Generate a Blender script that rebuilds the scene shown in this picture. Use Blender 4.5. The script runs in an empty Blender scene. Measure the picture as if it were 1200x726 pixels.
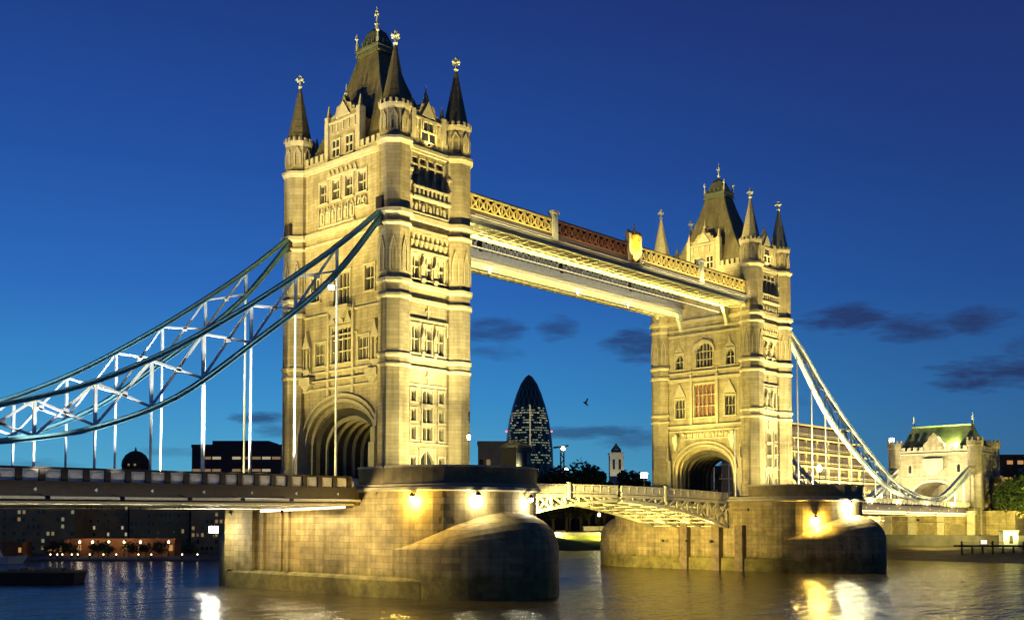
import bpy, bmesh, math, random
from mathutils import Vector, Matrix
random.seed(11)
R = math.radians
PI = math.pi
S = bpy.context.scene
COL = S.collection

# ------------------------------------------------------------------ camera
cd = bpy.data.cameras.new("camera"); cam = bpy.data.objects.new("camera", cd); COL.objects.link(cam)
cam.location = (-88.359, -105.59, -6.249)
cam.rotation_euler = (R(90 + 2.4374), 0, R(42.712 - 90))
cd.sensor_width = 36; cd.lens = 1248.48 / 1200 * 36
cd.shift_x = 0.0; cd.shift_y = (557.4 - 363) / 1200
cd.clip_start = 0.5; cd.clip_end = 9000
S.camera = cam
S.view_settings.view_transform = 'Standard'; S.view_settings.look = 'None'
S.view_settings.exposure = 0; S.view_settings.gamma = 1
S.cycles.use_denoising = True
S.cycles.max_bounces = 6; S.cycles.diffuse_bounces = 3; S.cycles.glossy_bounces = 3
S.cycles.sample_clamp_indirect = 6; S.cycles.sample_clamp_direct = 0
S.cycles.caustics_reflective = False; S.cycles.caustics_refractive = False

# ------------------------------------------------------------------ sky (dusk)
W = bpy.data.worlds.new("World"); S.world = W; W.use_nodes = True
wt = W.node_tree; wt.nodes.clear()
def wn(t, **k):
    n = wt.nodes.new(t)
    for a, b in k.items(): setattr(n, a, b)
    return n
def wl(a, b): wt.links.new(a, b)
def wm(op, a, b=None, c=None, clamp=False):
    n = wn('ShaderNodeMath', operation=op); n.use_clamp = clamp
    for i, v in enumerate((a, b, c)):
        if v is None: continue
        if isinstance(v, (int, float)): n.inputs[i].default_value = v
        else: wl(v, n.inputs[i])
    return n.outputs[0]
wout = wn('ShaderNodeOutputWorld'); bg = wn('ShaderNodeBackground'); wl(bg.outputs[0], wout.inputs[0])
tc = wn('ShaderNodeTexCoord'); sep = wn('ShaderNodeSeparateXYZ'); wl(tc.outputs['Generated'], sep.inputs[0])
def lin(c): return tuple(((v / 255) / 12.92 if v / 255 <= .04045 else ((v / 255 + .055) / 1.055) ** 2.4) for v in c)
def ramp(fac, stops):
    n = wn('ShaderNodeValToRGB'); wl(fac, n.inputs[0]); e = n.color_ramp.elements
    while len(e) < len(stops): e.new(.5)
    for el, (p, c) in zip(e, stops): el.position = p; el.color = (*lin(c), 1)
    return n.outputs[0]
elev = wm('MULTIPLY', sep.outputs[2], 1.6, clamp=True)
glow_side = ramp(elev, [(0.0, (92, 168, 196)), (.07, (70, 162, 200)), (.18, (46, 138, 200)), (.33, (34, 102, 184)), (.5, (27, 78, 160)), (.68, (24, 60, 134)), (1, (20, 36, 84))])
night_side = ramp(elev, [(0.0, (58, 106, 142)), (.07, (50, 106, 150)), (.18, (38, 96, 154)), (.33, (28, 74, 144)), (.5, (26, 58, 126)), (.68, (27, 47, 110)), (1, (18, 28, 70))])
az = wn('ShaderNodeVectorMath', operation='DOT_PRODUCT'); wl(tc.outputs['Generated'], az.inputs[0])
az.inputs[1].default_value = (math.cos(R(80)), math.sin(R(80)), 0)
mr = wn('ShaderNodeMapRange', interpolation_type='SMOOTHSTEP'); wl(az.outputs['Value'], mr.inputs[0])
mr.inputs[1].default_value = .40; mr.inputs[2].default_value = .93
mixs = wn('ShaderNodeMix', data_type='RGBA'); wl(mr.outputs[0], mixs.inputs[0]); wl(night_side, mixs.inputs[6]); wl(glow_side, mixs.inputs[7])
sky = wn('ShaderNodeTexSky', sky_type='NISHITA'); sky.sun_disc = False
sky.sun_elevation = R(-3.0); sky.sun_rotation = R(10)
skym = wn('ShaderNodeMix', data_type='RGBA', blend_type='ADD'); skym.inputs[0].default_value = .05
wl(mixs.outputs[2], skym.inputs[6]); wl(sky.outputs[0], skym.inputs[7])
col = skym.outputs[2]
# low dusk clouds, as patches of the sky dome: azimuth, elevation (deg), half width, half height (deg), density
YAW = 42.712
def pixdir(px, py):
    x, y = (px - 600) / 1248.48, -(py - 557.4) / 1248.48
    fwd = Vector((math.cos(R(YAW)) * math.cos(R(2.437)), math.sin(R(YAW)) * math.cos(R(2.437)), math.sin(R(2.437))))
    rt = Vector((math.sin(R(YAW)), -math.cos(R(YAW)), 0)); up = rt.cross(fwd)
    return (fwd + rt * x + up * y).normalized()
nz = wn('ShaderNodeTexNoise'); nz.inputs['Scale'].default_value = 26; nz.inputs['Detail'].default_value = 5; nz.inputs['Roughness'].default_value = .6
mp = wn('ShaderNodeMapping'); wl(tc.outputs['Generated'], mp.inputs[0]); mp.inputs['Scale'].default_value = (1, 1, 4.2); wl(mp.outputs[0], nz.inputs[0])
noise = wm('MULTIPLY', wm('SUBTRACT', nz.outputs[0], .5), 2.6)
cover = None
for px, py, a, b, dens in [(577, 388, 38, 17, .62), (654, 384, 24, 15, .62), (748, 405, 40, 22, .72), (585, 412, 34, 10, .4), (985, 374, 44, 17, .85), (1072, 385, 42, 15, .78),
                           (1148, 375, 40, 15, .82), (1165, 438, 66, 18, .9), (690, 507, 74, 8, .6), (745, 516, 46, 12, .5), (305, 490, 34, 8, .75), (325, 503, 30, 8, .5), (205, 528, 46, 6, .35), (1260, 400, 60, 30, .7), (900, 470, 40, 9, .3), (30, 545, 60, 8, .3)]:
    d = pixdir(px, py); rr = Vector((d.y, -d.x, 0)).normalized(); uu = rr.cross(d)
    d1 = wn('ShaderNodeVectorMath', operation='DOT_PRODUCT'); wl(tc.outputs['Generated'], d1.inputs[0]); d1.inputs[1].default_value = rr * (1248 / (a * 1.25))
    d2 = wn('ShaderNodeVectorMath', operation='DOT_PRODUCT'); wl(tc.outputs['Generated'], d2.inputs[0]); d2.inputs[1].default_value = uu * (1248 / (b * 1.2))
    d3 = wn('ShaderNodeVectorMath', operation='DOT_PRODUCT'); wl(tc.outputs['Generated'], d3.inputs[0]); d3.inputs[1].default_value = d
    q = wm('ADD', wm('MULTIPLY', d1.outputs['Value'], d1.outputs['Value']), wm('MULTIPLY', d2.outputs['Value'], d2.outputs['Value']))
    off = wm('MULTIPLY', q, -1.0)
    v = wm('MULTIPLY', wm('MULTIPLY', wm('ADD', wm('ADD', off, .85), noise), dens * 1.15, clamp=True), wm('GREATER_THAN', d3.outputs['Value'], 0))
    v = wm('MINIMUM', v, dens)
    cover = v if cover is None else wm('MAXIMUM', cover, v)
cm = wn('ShaderNodeMix', data_type='RGBA'); wl(cover, cm.inputs[0]); wl(col, cm.inputs[6]); cm.inputs[7].default_value = (*lin((38, 52, 96)), 1)
wl(cm.outputs[2], bg.inputs[0]); bg.inputs[1].default_value = 1.0

# faint last afterglow, from where the sun went down
sd = bpy.data.lights.new("sun", 'SUN'); sd.energy = .03; sd.angle = R(12); sd.color = (1, .85, .75)
so = bpy.data.objects.new("sun", sd); COL.objects.link(so); so.rotation_euler = Vector((-.25, -.95, -.12)).to_track_quat('-Z', 'Y').to_euler()

# ------------------------------------------------------------------ materials
MATS = {}
def mat(name, col, rough=.7, metal=0, bump=None, var=None, emit=None, emis=0, spec=.4, build=None):
    if name in MATS: return MATS[name]
    m = bpy.data.materials.new(name); m.use_nodes = True; MATS[name] = m
    nt = m.node_tree; b = nt.nodes['Principled BSDF']
    b.inputs['Base Color'].default_value = (*col, 1); b.inputs['Roughness'].default_value = rough
    b.inputs['Metallic'].default_value = metal; b.inputs['Specular IOR Level'].default_value = spec
    if emit: b.inputs['Emission Color'].default_value = (*emit, 1); b.inputs['Emission Strength'].default_value = emis
    g = nt.nodes.new('ShaderNodeNewGeometry')
    if var:   # (scale, amount)
        n = nt.nodes.new('ShaderNodeTexNoise'); n.inputs['Scale'].default_value = var[0]; n.inputs['Detail'].default_value = 6; n.inputs['Roughness'].default_value = .65
        nt.links.new(g.outputs['Position'], n.inputs[0])
        r = nt.nodes.new('ShaderNodeMapRange'); r.inputs[1].default_value = .3; r.inputs[2].default_value = .7
        r.inputs[3].default_value = 1 - var[1]; r.inputs[4].default_value = 1 + var[1]; nt.links.new(n.outputs[0], r.inputs[0])
        x = nt.nodes.new('ShaderNodeVectorMath'); x.operation = 'SCALE'; x.inputs[0].default_value = col; nt.links.new(r.outputs[0], x.inputs['Scale'])
        nt.links.new(x.outputs[0], b.inputs['Base Color'])
        if bump:
            bp = nt.nodes.new('ShaderNodeBump'); bp.inputs['Strength'].default_value = bump; bp.inputs['Distance'].default_value = .1
            nt.links.new(n.outputs[0], bp.inputs['Height']); nt.links.new(bp.outputs[0], b.inputs['Normal'])
    if build: build(nt, b, g)
    return m
def masonry(c1, c2, mortar, bw, bh, msize=.018, streak=.25, bumps=.5, algae=None, dirt=.35):
    def f(nt, b, g):
        N = nt.nodes.new; L = nt.links.new
        sp = N('ShaderNodeSeparateXYZ'); L(g.outputs['Position'], sp.inputs[0])
        ad = N('ShaderNodeMath'); ad.operation = 'ADD'; L(sp.outputs[0], ad.inputs[0]); L(sp.outputs[1], ad.inputs[1])
        cb = N('ShaderNodeCombineXYZ'); L(ad.outputs[0], cb.inputs[0]); L(sp.outputs[2], cb.inputs[1])
        br = N('ShaderNodeTexBrick'); L(cb.outputs[0], br.inputs[0]); br.inputs['Scale'].default_value = 1
        br.inputs['Color1'].default_value = (*c1, 1); br.inputs['Color2'].default_value = (*c2, 1); br.inputs['Mortar'].default_value = (*mortar, 1)
        br.inputs['Brick Width'].default_value = bw; br.inputs['Row Height'].default_value = bh; br.inputs['Mortar Size'].default_value = msize
        br.inputs['Mortar Smooth'].default_value = .3; br.inputs['Bias'].default_value = 0
        n = N('ShaderNodeTexNoise'); L(g.outputs['Position'], n.inputs[0]); n.inputs['Scale'].default_value = .5; n.inputs['Detail'].default_value = 8; n.inputs['Roughness'].default_value = .7
        mp = N('ShaderNodeMapping'); L(g.outputs['Position'], mp.inputs[0]); mp.inputs['Scale'].default_value = (1.3, 1.3, .09)
        n2 = N('ShaderNodeTexNoise'); L(mp.outputs[0], n2.inputs[0]); n2.inputs['Scale'].default_value = 1; n2.inputs['Detail'].default_value = 5
        def mr(o, lo, hi, a, c):
            r = N('ShaderNodeMapRange'); L(o, r.inputs[0]); r.inputs[1].default_value = lo; r.inputs[2].default_value = hi; r.inputs[3].default_value = a; r.inputs[4].default_value = c; return r.outputs[0]
        m1 = N('ShaderNodeMath'); m1.operation = 'MULTIPLY'; L(mr(n.outputs[0], .3, .72, 1 - dirt, 1.15), m1.inputs[0]); L(mr(n2.outputs[0], .3, .65, 1 - streak, 1.08), m1.inputs[1])
        x = N('ShaderNodeVectorMath'); x.operation = 'SCALE'; L(br.outputs[0], x.inputs[0]); L(m1.outputs[0], x.inputs['Scale'])
        out = x.outputs[0]
        if algae:   # tide mark: weed and wet mud up to a ragged level
            z0, z1, ca = algae
            nn = N('ShaderNodeMath'); nn.operation = 'MULTIPLY_ADD'; L(n2.outputs[0], nn.inputs[0]); nn.inputs[1].default_value = 2.2; L(sp.outputs[2], nn.inputs[2])
            f2 = N('ShaderNodeMath'); f2.operation = 'MULTIPLY_ADD'; L(n.outputs[0], f2.inputs[0]); f2.inputs[1].default_value = 1.6; L(nn.outputs[0], f2.inputs[2])
            mx = N('ShaderNodeMix'); mx.data_type = 'RGBA'; L(mr(f2.outputs[0], z0 + 1.9, z1 + 1.9, 1, 0), mx.inputs[0])
            mx.inputs[7].default_value = (*ca, 1)
            xx = N('ShaderNodeVectorMath'); xx.operation = 'SCALE'; xx.inputs[0].default_value = ca; L(mr(n.outputs[0], .35, .65, .5, 1.5), xx.inputs['Scale'])
            L(out, mx.inputs[6]); L(xx.outputs[0], mx.inputs[7]); out = mx.outputs[2]
        L(out, b.inputs['Base Color'])
        h = N('ShaderNodeMath'); h.operation = 'MULTIPLY_ADD'; L(n.outputs[0], h.inputs[0]); h.inputs[1].default_value = .5
        inv = N('ShaderNodeMath'); inv.operation = 'SUBTRACT'; inv.inputs[0].default_value = 1; L(br.outputs[1], inv.inputs[1]); L(inv.outputs[0], h.inputs[2])
        bp = N('ShaderNodeBump'); bp.inputs['Strength'].default_value = bumps; bp.inputs['Distance'].default_value = .06; L(h.outputs[0], bp.inputs['Height']); L(bp.outputs[0], b.inputs['Normal'])
    return f
STONE = mat('tower_stone', (.4, .35, .26), .85, build=masonry((.44, .37, .245), (.345, .285, .18), (.23, .185, .115), 1.15, .46, .018, .28, .5))
TRIM = mat('portland_stone', (.41, .36, .26), .8, var=(1.4, .2), bump=.4)
PIER = mat('pier_granite', (.3, .27, .2), .8, build=masonry((.42, .325, .15), (.29, .22, .10), (.19, .145, .065), 1.9, .72, .026, .34, .5, (-12.6, -11.4, (.15, .125, .035)), .5))
PARAP = mat('pier_coping', (.2, .155, .075), .8, var=(.8, .3), bump=.4)
SLATE = mat('roof_slate', (.07, .068, .06), .6, build=masonry((.24, .205, .12), (.19, .16, .095), (.12, .10, .06), .5, .33, .03, .3, .5))
GILT = mat('gilt_lattice', (.5, .40, .15), .5, var=(3, .25))
RED_BROWN = mat('steel_red_brown', (.14, .065, .035), .6, var=(2, .3))  # darker red-brown for one bay of the front lattice
SHADE_STONE = mat('shaded_stone', (.07, .06, .045), .9, var=(.6, .4), bump=.4)  # stone colour darkened to stand for shade in the arch passages and far ribs
LEAD = mat('lead_sheet', (.12, .13, .09), .5, var=(1, .3))
FINIAL = mat('finial_paint', (.55, .56, .46), .4)
GOLD = mat('gilding', (.85, .52, .10), .35, metal=.15, var=(4, .2))
GLASS = mat('window_glass', (.02, .022, .025), .12, spec=.6)
WARMGLASS = mat('window_glass_lit', (.1, .07, .03), .3, emit=(1, .72, .3), emis=.35)
REDBRICK = mat('red_panel', (.22, .09, .05), .7, var=(3, .3))
IRON = mat('steel_blue', (.11, .25, .29), .45, var=(2, .2))
WHITE = mat('steel_white', (.72, .76, .78), .45, var=(3, .12))
CREAM = mat('steel_cream', (.62, .58, .42), .5, var=(2, .15))
GREY = mat('steel_grey', (.28, .28, .27), .5, var=(2, .2))
DARKS = mat('girder_paint', (.045, .033, .025), .55, var=(1.5, .25))
PANELP = mat('panel_paint', (.72, .70, .62), .55, var=(2, .18))
ASPH = mat('road_asphalt', (.05, .05, .05), .9, var=(3, .3))
BLACK = mat('black_iron', (.015, .015, .015), .5)
LENSW = mat('lamp_lens_white', (1, 1, 1), .3, emit=(1, .93, .72), emis=45)
LENSY = mat('lamp_lens_yellow', (1, .9, .6), .3, emit=(1, .72, .25), emis=30)
BULB = mat('bulb', (1, 1, 1), .3, emit=(1, .82, .45), emis=5)
TUBE = mat('strip_lamp', (1, 1, 1), .3, emit=(1, .85, .4), emis=.9)

# ------------------------------------------------------------------ mesh builder
class MB:
    def __init__(s): s.v = []; s.f = []
    def add(s, vs, fs):
        k = len(s.v); s.v += [tuple(v) for v in vs]; s.f += [tuple(i + k for i in f) for f in fs]; return s
    def hexa(s, p):
        return s.add(p, [(0, 3, 2, 1), (4, 5, 6, 7), (0, 1, 5, 4), (1, 2, 6, 5), (2, 3, 7, 6), (3, 0, 4, 7)])
    def box(s, x0, x1, y0, y1, z0, z1):
        return s.hexa([(x0, y0, z0), (x1, y0, z0), (x1, y1, z0), (x0, y1, z0), (x0, y0, z1), (x1, y0, z1), (x1, y1, z1), (x0, y1, z1)])
    def fbox(s, P, u0, u1, z0, z1, o0, o1):
        return s.hexa([P(u0, z0, o0), P(u1, z0, o0), P(u1, z0, o1), P(u0, z0, o1), P(u0, z1, o0), P(u1, z1, o0), P(u1, z1, o1), P(u0, z1, o1)])
    def fpoly(s, P, poly, o0, o1):
        n = len(poly); vs = [P(u, z, o0) for u, z in poly] + [P(u, z, o1) for u, z in poly]
        return s.add(vs, [tuple(range(n)), tuple(range(2 * n - 1, n - 1, -1))] + [(i, (i + 1) % n, n + (i + 1) % n, n + i) for i in range(n)])
    def band(s, P, inner, outer, o0, o1):     # strip between two open curves of equal length, extruded
        n = len(inner)
        for i in range(n - 1):
            a, b, c, d = inner[i], inner[i + 1], outer[i + 1], outer[i]
            s.hexa([P(*a, o0), P(*b, o0), P(*c, o0), P(*d, o0), P(*a, o1), P(*b, o1), P(*c, o1), P(*d, o1)])
        return s
    def rings(s, rs, cap=True):
        n = len(rs[0]); vs = [p for r in rs for p in r]; fs = []
        for k in range(len(rs) - 1):
            for i in range(n): j = (i + 1) % n; fs.append((k * n + i, k * n + j, (k + 1) * n + j, (k + 1) * n + i))
        if cap: fs += [tuple(range(n - 1, -1, -1)), tuple(range((len(rs) - 1) * n, len(rs) * n))]
        return s.add(vs, fs)
    def lathe(s, cx, cy, prof, n=8, rot=None):
        rot = PI / n if rot is None else rot
        return s.rings([[(cx + r * math.cos(rot + 2 * PI * i / n), cy + r * math.sin(rot + 2 * PI * i / n), z) for i in range(n)] for r, z in prof])
    def beam(s, p, q, w, h=None, up=(0, 0, 1)):
        h = h or w; p = Vector(p); q = Vector(q); d = (q - p).normalized(); up = Vector(up)
        if abs(d.dot(up)) > .98: up = Vector((0, 1, 0))
        a = d.cross(up).normalized() * (w / 2); b = a.cross(d).normalized() * (h / 2)
        return s.hexa([p - a - b, p + a - b, p + a + b, p - a + b, q - a - b, q + a - b, q + a + b, q - a + b])
    def tube(s, p, q, r, n=6, r2=None):
        p = Vector(p); q = Vector(q); d = (q - p).normalized(); a = d.orthogonal().normalized(); b = d.cross(a); r2 = r if r2 is None else r2
        f = lambda c, rr: [c + (a * math.cos(2 * PI * i / n) + b * math.sin(2 * PI * i / n)) * rr for i in range(n)]
        return s.rings([f(p, r), f(q, r2)])
    def ball(s, c, r, n=8, m=5, sz=1):
        return s.rings([[(c[0] + r * math.sin(PI * k / m) * math.cos(2 * PI * i / n), c[1] + r * math.sin(PI * k / m) * math.sin(2 * PI * i / n), c[2] - r * sz * math.cos(PI * k / m)) for i in range(n)] for k in [.12] + list(range(1, m)) + [m - .12]])
    def facade(s, P, u0, u1, z0, z1, holes, depth=.5):
        us = sorted({u0, u1, *[h[0] for h in holes], *[h[1] for h in holes]}); zs = sorted({z0, z1, *[h[2] for h in holes], *[h[3] for h in holes]})
        us = [u for u in us if u0 <= u <= u1]; zs = [z for z in zs if z0 <= z <= z1]
        for i in range(len(us) - 1):
            for j in range(len(zs) - 1):
                a, b, c, d = us[i], us[i + 1], zs[j], zs[j + 1]; mu, mz = (a + b) / 2, (c + d) / 2
                if any(h[0] < mu < h[1] and h[2] < mz < h[3] for h in holes): continue
                s.add([P(a, c, 0), P(b, c, 0), P(b, d, 0), P(a, d, 0)], [(0, 1, 2, 3)])
        for a, b, c, d in holes:
            s.add([P(a, c, 0), P(b, c, 0), P(b, d, 0), P(a, d, 0), P(a, c, -depth), P(b, c, -depth), P(b, d, -depth), P(a, d, -depth)], [(0, 1, 5, 4), (1, 2, 6, 5), (2, 3, 7, 6), (3, 0, 4, 7), (4, 5, 6, 7)])
        return s
    def split(s, name, m, parent=None, gap=.03):
        """one object for every cluster of touching pieces"""
        par = list(range(len(s.v)))
        def find(i):
            while par[i] != i: par[i] = par[par[i]]; i = par[i]
            return i
        for f in s.f:
            for i in f[1:]: par[find(i)] = find(f[0])
        comp = {}
        for i in range(len(s.v)): comp.setdefault(find(i), []).append(i)
        bx = []
        for k, ids in comp.items():
            p = [s.v[i] for i in ids]; bx.append([[k], [min(q[a] for q in p) - gap for a in range(3)], [max(q[a] for q in p) + gap for a in range(3)]])
        merged = True
        while merged:
            merged = False; out = []
            for b in bx:
                for o in out:
                    if all(b[1][a] <= o[2][a] and o[1][a] <= b[2][a] for a in range(3)):
                        o[0] += b[0]; o[1] = [min(o[1][a], b[1][a]) for a in range(3)]; o[2] = [max(o[2][a], b[2][a]) for a in range(3)]; merged = True; break
                else: out.append(b)
            bx = out
        res = []
        for ks, _, _ in bx:
            ids = {}; mb = MB()
            for f in s.f:
                if find(f[0]) in ks:
                    for i in f:
                        if i not in ids: ids[i] = len(mb.v); mb.v.append(s.v[i])
                    mb.f.append(tuple(ids[i] for i in f))
            res.append(mb.build(name, m, parent))
        return res
    def build(s, name, m, parent=None, smooth=False, loc=None, recalc=True):
        vs = s.v
        if parent is None and loc is None:
            xs = [v[0] for v in vs]; ys = [v[1] for v in vs]; loc = ((min(xs) + max(xs)) / 2, (min(ys) + max(ys)) / 2, min(v[2] for v in vs))
            vs = [(v[0] - loc[0], v[1] - loc[1], v[2] - loc[2]) for v in vs]
        me = bpy.data.meshes.new(name); me.from_pydata(vs, [], s.f); me.update()
        if recalc:
            bm = bmesh.new(); bm.from_mesh(me); bmesh.ops.recalc_face_normals(bm, faces=bm.faces); bm.to_mesh(me); bm.free()
        if smooth: me.polygons.foreach_set('use_smooth', [True] * len(me.polygons))
        me.materials.append(m); o = bpy.data.objects.new(name, me); COL.objects.link(o)
        if parent: o.parent = parent
        elif loc: o.location = loc
        return o
def tag(o, label, cat, group=None):
    o['label'] = label; o['category'] = cat
    if group: o['group'] = group
    return o
def thing(name, label, cat, loc=(0, 0, 0), rz=0, group=None):
    o = bpy.data.objects.new(name, None); COL.objects.link(o); o.location = loc; o.rotation_euler = (0, 0, rz); o.empty_display_size = .1
    return tag(o, label, cat, group)
def struct(o, kind='structure'): o['kind'] = kind; return o
def copy_tree(o, parent=None):
    c = o.copy(); COL.objects.link(c)
    if parent: c.parent = parent
    for ch in list(o.children): copy_tree(ch, c)
    return c
def spot(loc, target, watts, cone, blend=.5, color=(1, .8, .42), r=.3, parent=None):
    d = bpy.data.lights.new('spot_lamp', 'SPOT'); d.energy = watts; d.spot_size = R(cone); d.spot_blend = blend; d.color = color; d.shadow_soft_size = r
    o = bpy.data.objects.new('spot_lamp', d); COL.objects.link(o); o.location = loc
    o.rotation_euler = (Vector(target) - Vector(loc)).to_track_quat('-Z', 'Y').to_euler()
    if parent: o.parent = parent
    return o
def area(loc, direction, watts, sx, sy, color=(1, .8, .35), xdir=(1, 0, 0), parent=None):
    d = bpy.data.lights.new('area_lamp', 'AREA'); d.energy = watts; d.shape = 'RECTANGLE'; d.size = sx; d.size_y = sy; d.color = color
    o = bpy.data.objects.new('area_lamp', d); COL.objects.link(o)
    z = -Vector(direction).normalized(); x = Vector(xdir); y = z.cross(x).normalized(); x = y.cross(z)
    o.matrix_world = Matrix.Translation(loc) @ Matrix((x, y, z)).transposed().to_4x4()
    if parent: o.parent = parent; 
    return o
WARM = (1, .80, .23); GOLDL = (1, .82, .21); PALE = (1, .87, .36)
ORD = ['first', 'second', 'third', 'fourth', 'fifth', 'sixth', 'seventh', 'eighth', 'ninth', 'tenth', 'eleventh', 'twelfth']; COOL = (.85, .95, 1)

ZW = -14.7; ZN = -9.6; ZQ = -14.35
# ------------------------------------------------------------------ water and land
def water_build(nt, b, g):
    N = nt.nodes.new; L = nt.links.new
    b.inputs['IOR'].default_value = 1.33
    tot = None
    for rot, sx, sy, w in ((47, .035, .12, 1.0), (40, .16, .42, .42), (54, .5, 1.3, .22)):
        mp = N('ShaderNodeMapping'); L(g.outputs['Position'], mp.inputs[0]); mp.inputs['Rotation'].default_value = (0, 0, R(rot)); mp.inputs['Scale'].default_value = (sx, sy, 1)
        n = N('ShaderNodeTexNoise'); L(mp.outputs[0], n.inputs[0]); n.inputs['Scale'].default_value = 1; n.inputs['Detail'].default_value = 3; n.inputs['Roughness'].default_value = .55; n.inputs['Distortion'].default_value = 0
        a = N('ShaderNodeMath'); a.operation = 'MULTIPLY_ADD'; L(n.outputs[0], a.inputs[0]); a.inputs[1].default_value = w
        if tot: L(tot, a.inputs[2])
        else: a.inputs[2].default_value = 0
        tot = a.outputs[0]
    bp = N('ShaderNodeBump'); bp.inputs['Strength'].default_value = 1; bp.inputs['Distance'].default_value = 1.0; L(tot, bp.inputs['Height']); L(bp.outputs[0], b.inputs['Normal'])
WATER = mat('river_water', (.055, .043, .022), .17, spec=.5, build=water_build)
struct(MB().add([(-700, -700, ZW), (3500, -700, ZW), (3500, 3500, ZW), (-700, 3500, ZW)], [(0, 1, 2, 3)]).build('water', WATER, recalc=False))

MUD = mat('river_mud', (.09, .075, .05), .75, var=(.4, .4), bump=.4)
QUAY = mat('quay_concrete', (.11, .10, .085), .9, var=(.3, .35))
GRASS = mat('lawn_grass', (.10, .13, .025), .9, var=(2, .4), bump=.6)
def land(name, poly, zt, zb, m):
    P = lambda u, v, o: (u, v, o)
    return struct(MB().fpoly(P, poly, zb, zt).build(name, m))
land('quay_ground', [(-250, 402), (-20, 156), (5, 129.5), (37, 94.5), (56, 76), (66, 88), (130, 190), (1800, 2900), (-250, 2900)], -14.35, -15.5, QUAY)
land('north_bank_ground', [(74, 92), (118, 126), (155, 106), (178, 92), (178, -240), (3400, -240), (3400, 2900), (1850, 2900)], ZN, -15.6, QUAY)
m = MB(); L_ = [(129, 119), (155, 104), (177.5, 90)]
for i in range(2):
    a, b = L_[i], L_[i + 1]; m.add([(a[0] - 5, a[1] - 9, -14.5), (b[0] - 5, b[1] - 9, -14.5), (b[0] + 4, b[1] + 3, -9.6), (a[0] + 4, a[1] + 3, -9.6)], [(0, 1, 2, 3)])
struct(m.build('grass_bank', GRASS))
m = MB(); nx, ny = 14, 60; vs = []
for i in range(nx + 1):
    for j in range(ny + 1):
        y = 20 - j * 4; x = 140 + i * 2.75 + 3 * math.sin(y * .05) * (1 - i / nx); vs.append((x, y, -14.95 + (i / nx) ** .8 * 2.7 + random.uniform(-.1, .1)))
m.add(vs, [(i * (ny + 1) + j, i * (ny + 1) + j + 1, (i + 1) * (ny + 1) + j + 1, (i + 1) * (ny + 1) + j) for i in range(nx) for j in range(ny)])
struct(m.build('foreshore', MUD))

# ------------------------------------------------------------------ bridge tower
HX, HY = 5.4, 9.9
TX, TY = 5.11, 9.575
def FW(hx=HX): return lambda u, z, o: (-hx - o, -u, z)
def FS(hy=HY): return lambda u, z, o: (u, -hy - o, z)
def FE(hx=HX): return lambda u, z, o: (hx + o, u, z)
def FN(hy=HY): return lambda u, z, o: (-u, hy + o, z)
def window(t, P, u, z0, w, h, lights=2, rows=2, head='flat', glass=None, depth=.5, trim=TRIM, sill=True, mw=.13):
    m = MB(); a, b, z1 = u - w / 2, u + w / 2, z0 + h
    m.fbox(P, a - .2, a + .02, z0, z1, -depth + .02, .13); m.fbox(P, b - .02, b + .2, z0, z1, -depth + .02, .13)
    m.fbox(P, a - .26, b + .26, z1 - .02, z1 + .22, -depth + .03, .16)
    if sill: m.fbox(P, a - .3, b + .3, z0 - .2, z0 + .03, -depth + .03, .24)
    for i in range(1, lights):
        x = a + w * i / lights; m.fbox(P, x - mw / 2, x + mw / 2, z0 + .02, z1 - .02, -depth + .05, -.1)
    for j in range(1, rows):
        z = z0 + h * j / rows; m.fbox(P, a + .01, b - .01, z - mw / 2, z + mw / 2, -depth + .06, -.08)
    if head != 'flat':
        rise = w * (.5 if head == 'arch' else .72); n = 7
        crv = []
        for k in range(n + 1):
            f = k / n
            crv.append((a + w / 2 * f, z1 - rise + rise * (math.sqrt(1 - (1 - f) ** 2) if head == 'arch' else f ** .62)))
        m.fpoly(P, [(a, z1)] + crv[:-1] + [(u, z1 - .03), (u, z1)], -depth + .04, -.02)
        m.fpoly(P, [(b, z1)] + [(2 * u - x, z) for x, z in crv[:-1]] + [(u, z1 - .03), (u, z1)], -depth + .04, -.02)
    else:
        for i in range(lights):   # cusped heads of the lights
            x0 = a + w * i / lights; x1 = a + w * (i + 1) / lights; c = (x0 + x1) / 2; q = min(.34, (x1 - x0) * .5)
            m.fpoly(P, [(x0, z1), (x0, z1 - q), (c, z1 - .03), (c, z1)], -depth + .045, -.14); m.fpoly(P, [(x1, z1), (x1, z1 - q), (c, z1 - .03), (c, z1)], -depth + .045, -.14)
    f = m.build('window', trim, t)
    MB().fbox(P, a + .005, b - .005, z0 + .005, z1 - .005, -depth + .004, -depth + .03).build('pane', glass or GLASS, f)
    return (a, b, z0, z1), f
def carved(P, u0, u1, z0, z1, n, rnd, dep=.4):
    m = MB(); m.fbox(P, u0, u1, z0 - .12, z0 + .08, 0, dep)
    cols = max(2, n // 2); cw = (u1 - u0) / cols
    for i in range(cols):
        u = u0 + cw * (i + .5); hh = (z1 - z0); s_ = cw * .38
        m.fpoly(P, [(u - s_, z0 + .1), (u + s_, z0 + .1), (u + s_, z0 + hh * .6), (u, z0 + hh * rnd.uniform(.85, 1)), (u - s_, z0 + hh * .6)], 0, dep * rnd.uniform(.35, .6))
        m.fbox(P, u - s_ * .5, u + s_ * .5, z0 + hh * .2, z0 + hh * .55, 0, dep * rnd.uniform(.7, 1))
        c = P(u + rnd.uniform(-.1, .1), z0 + hh * .68, dep * .5); m.ball(c, cw * .2, 6, 4)
        u2 = u0 + cw * i; m.fbox(P, u2 - .07, u2 + .07, z0, z1 - hh * .1, 0, dep * .8)
    return m
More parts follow.
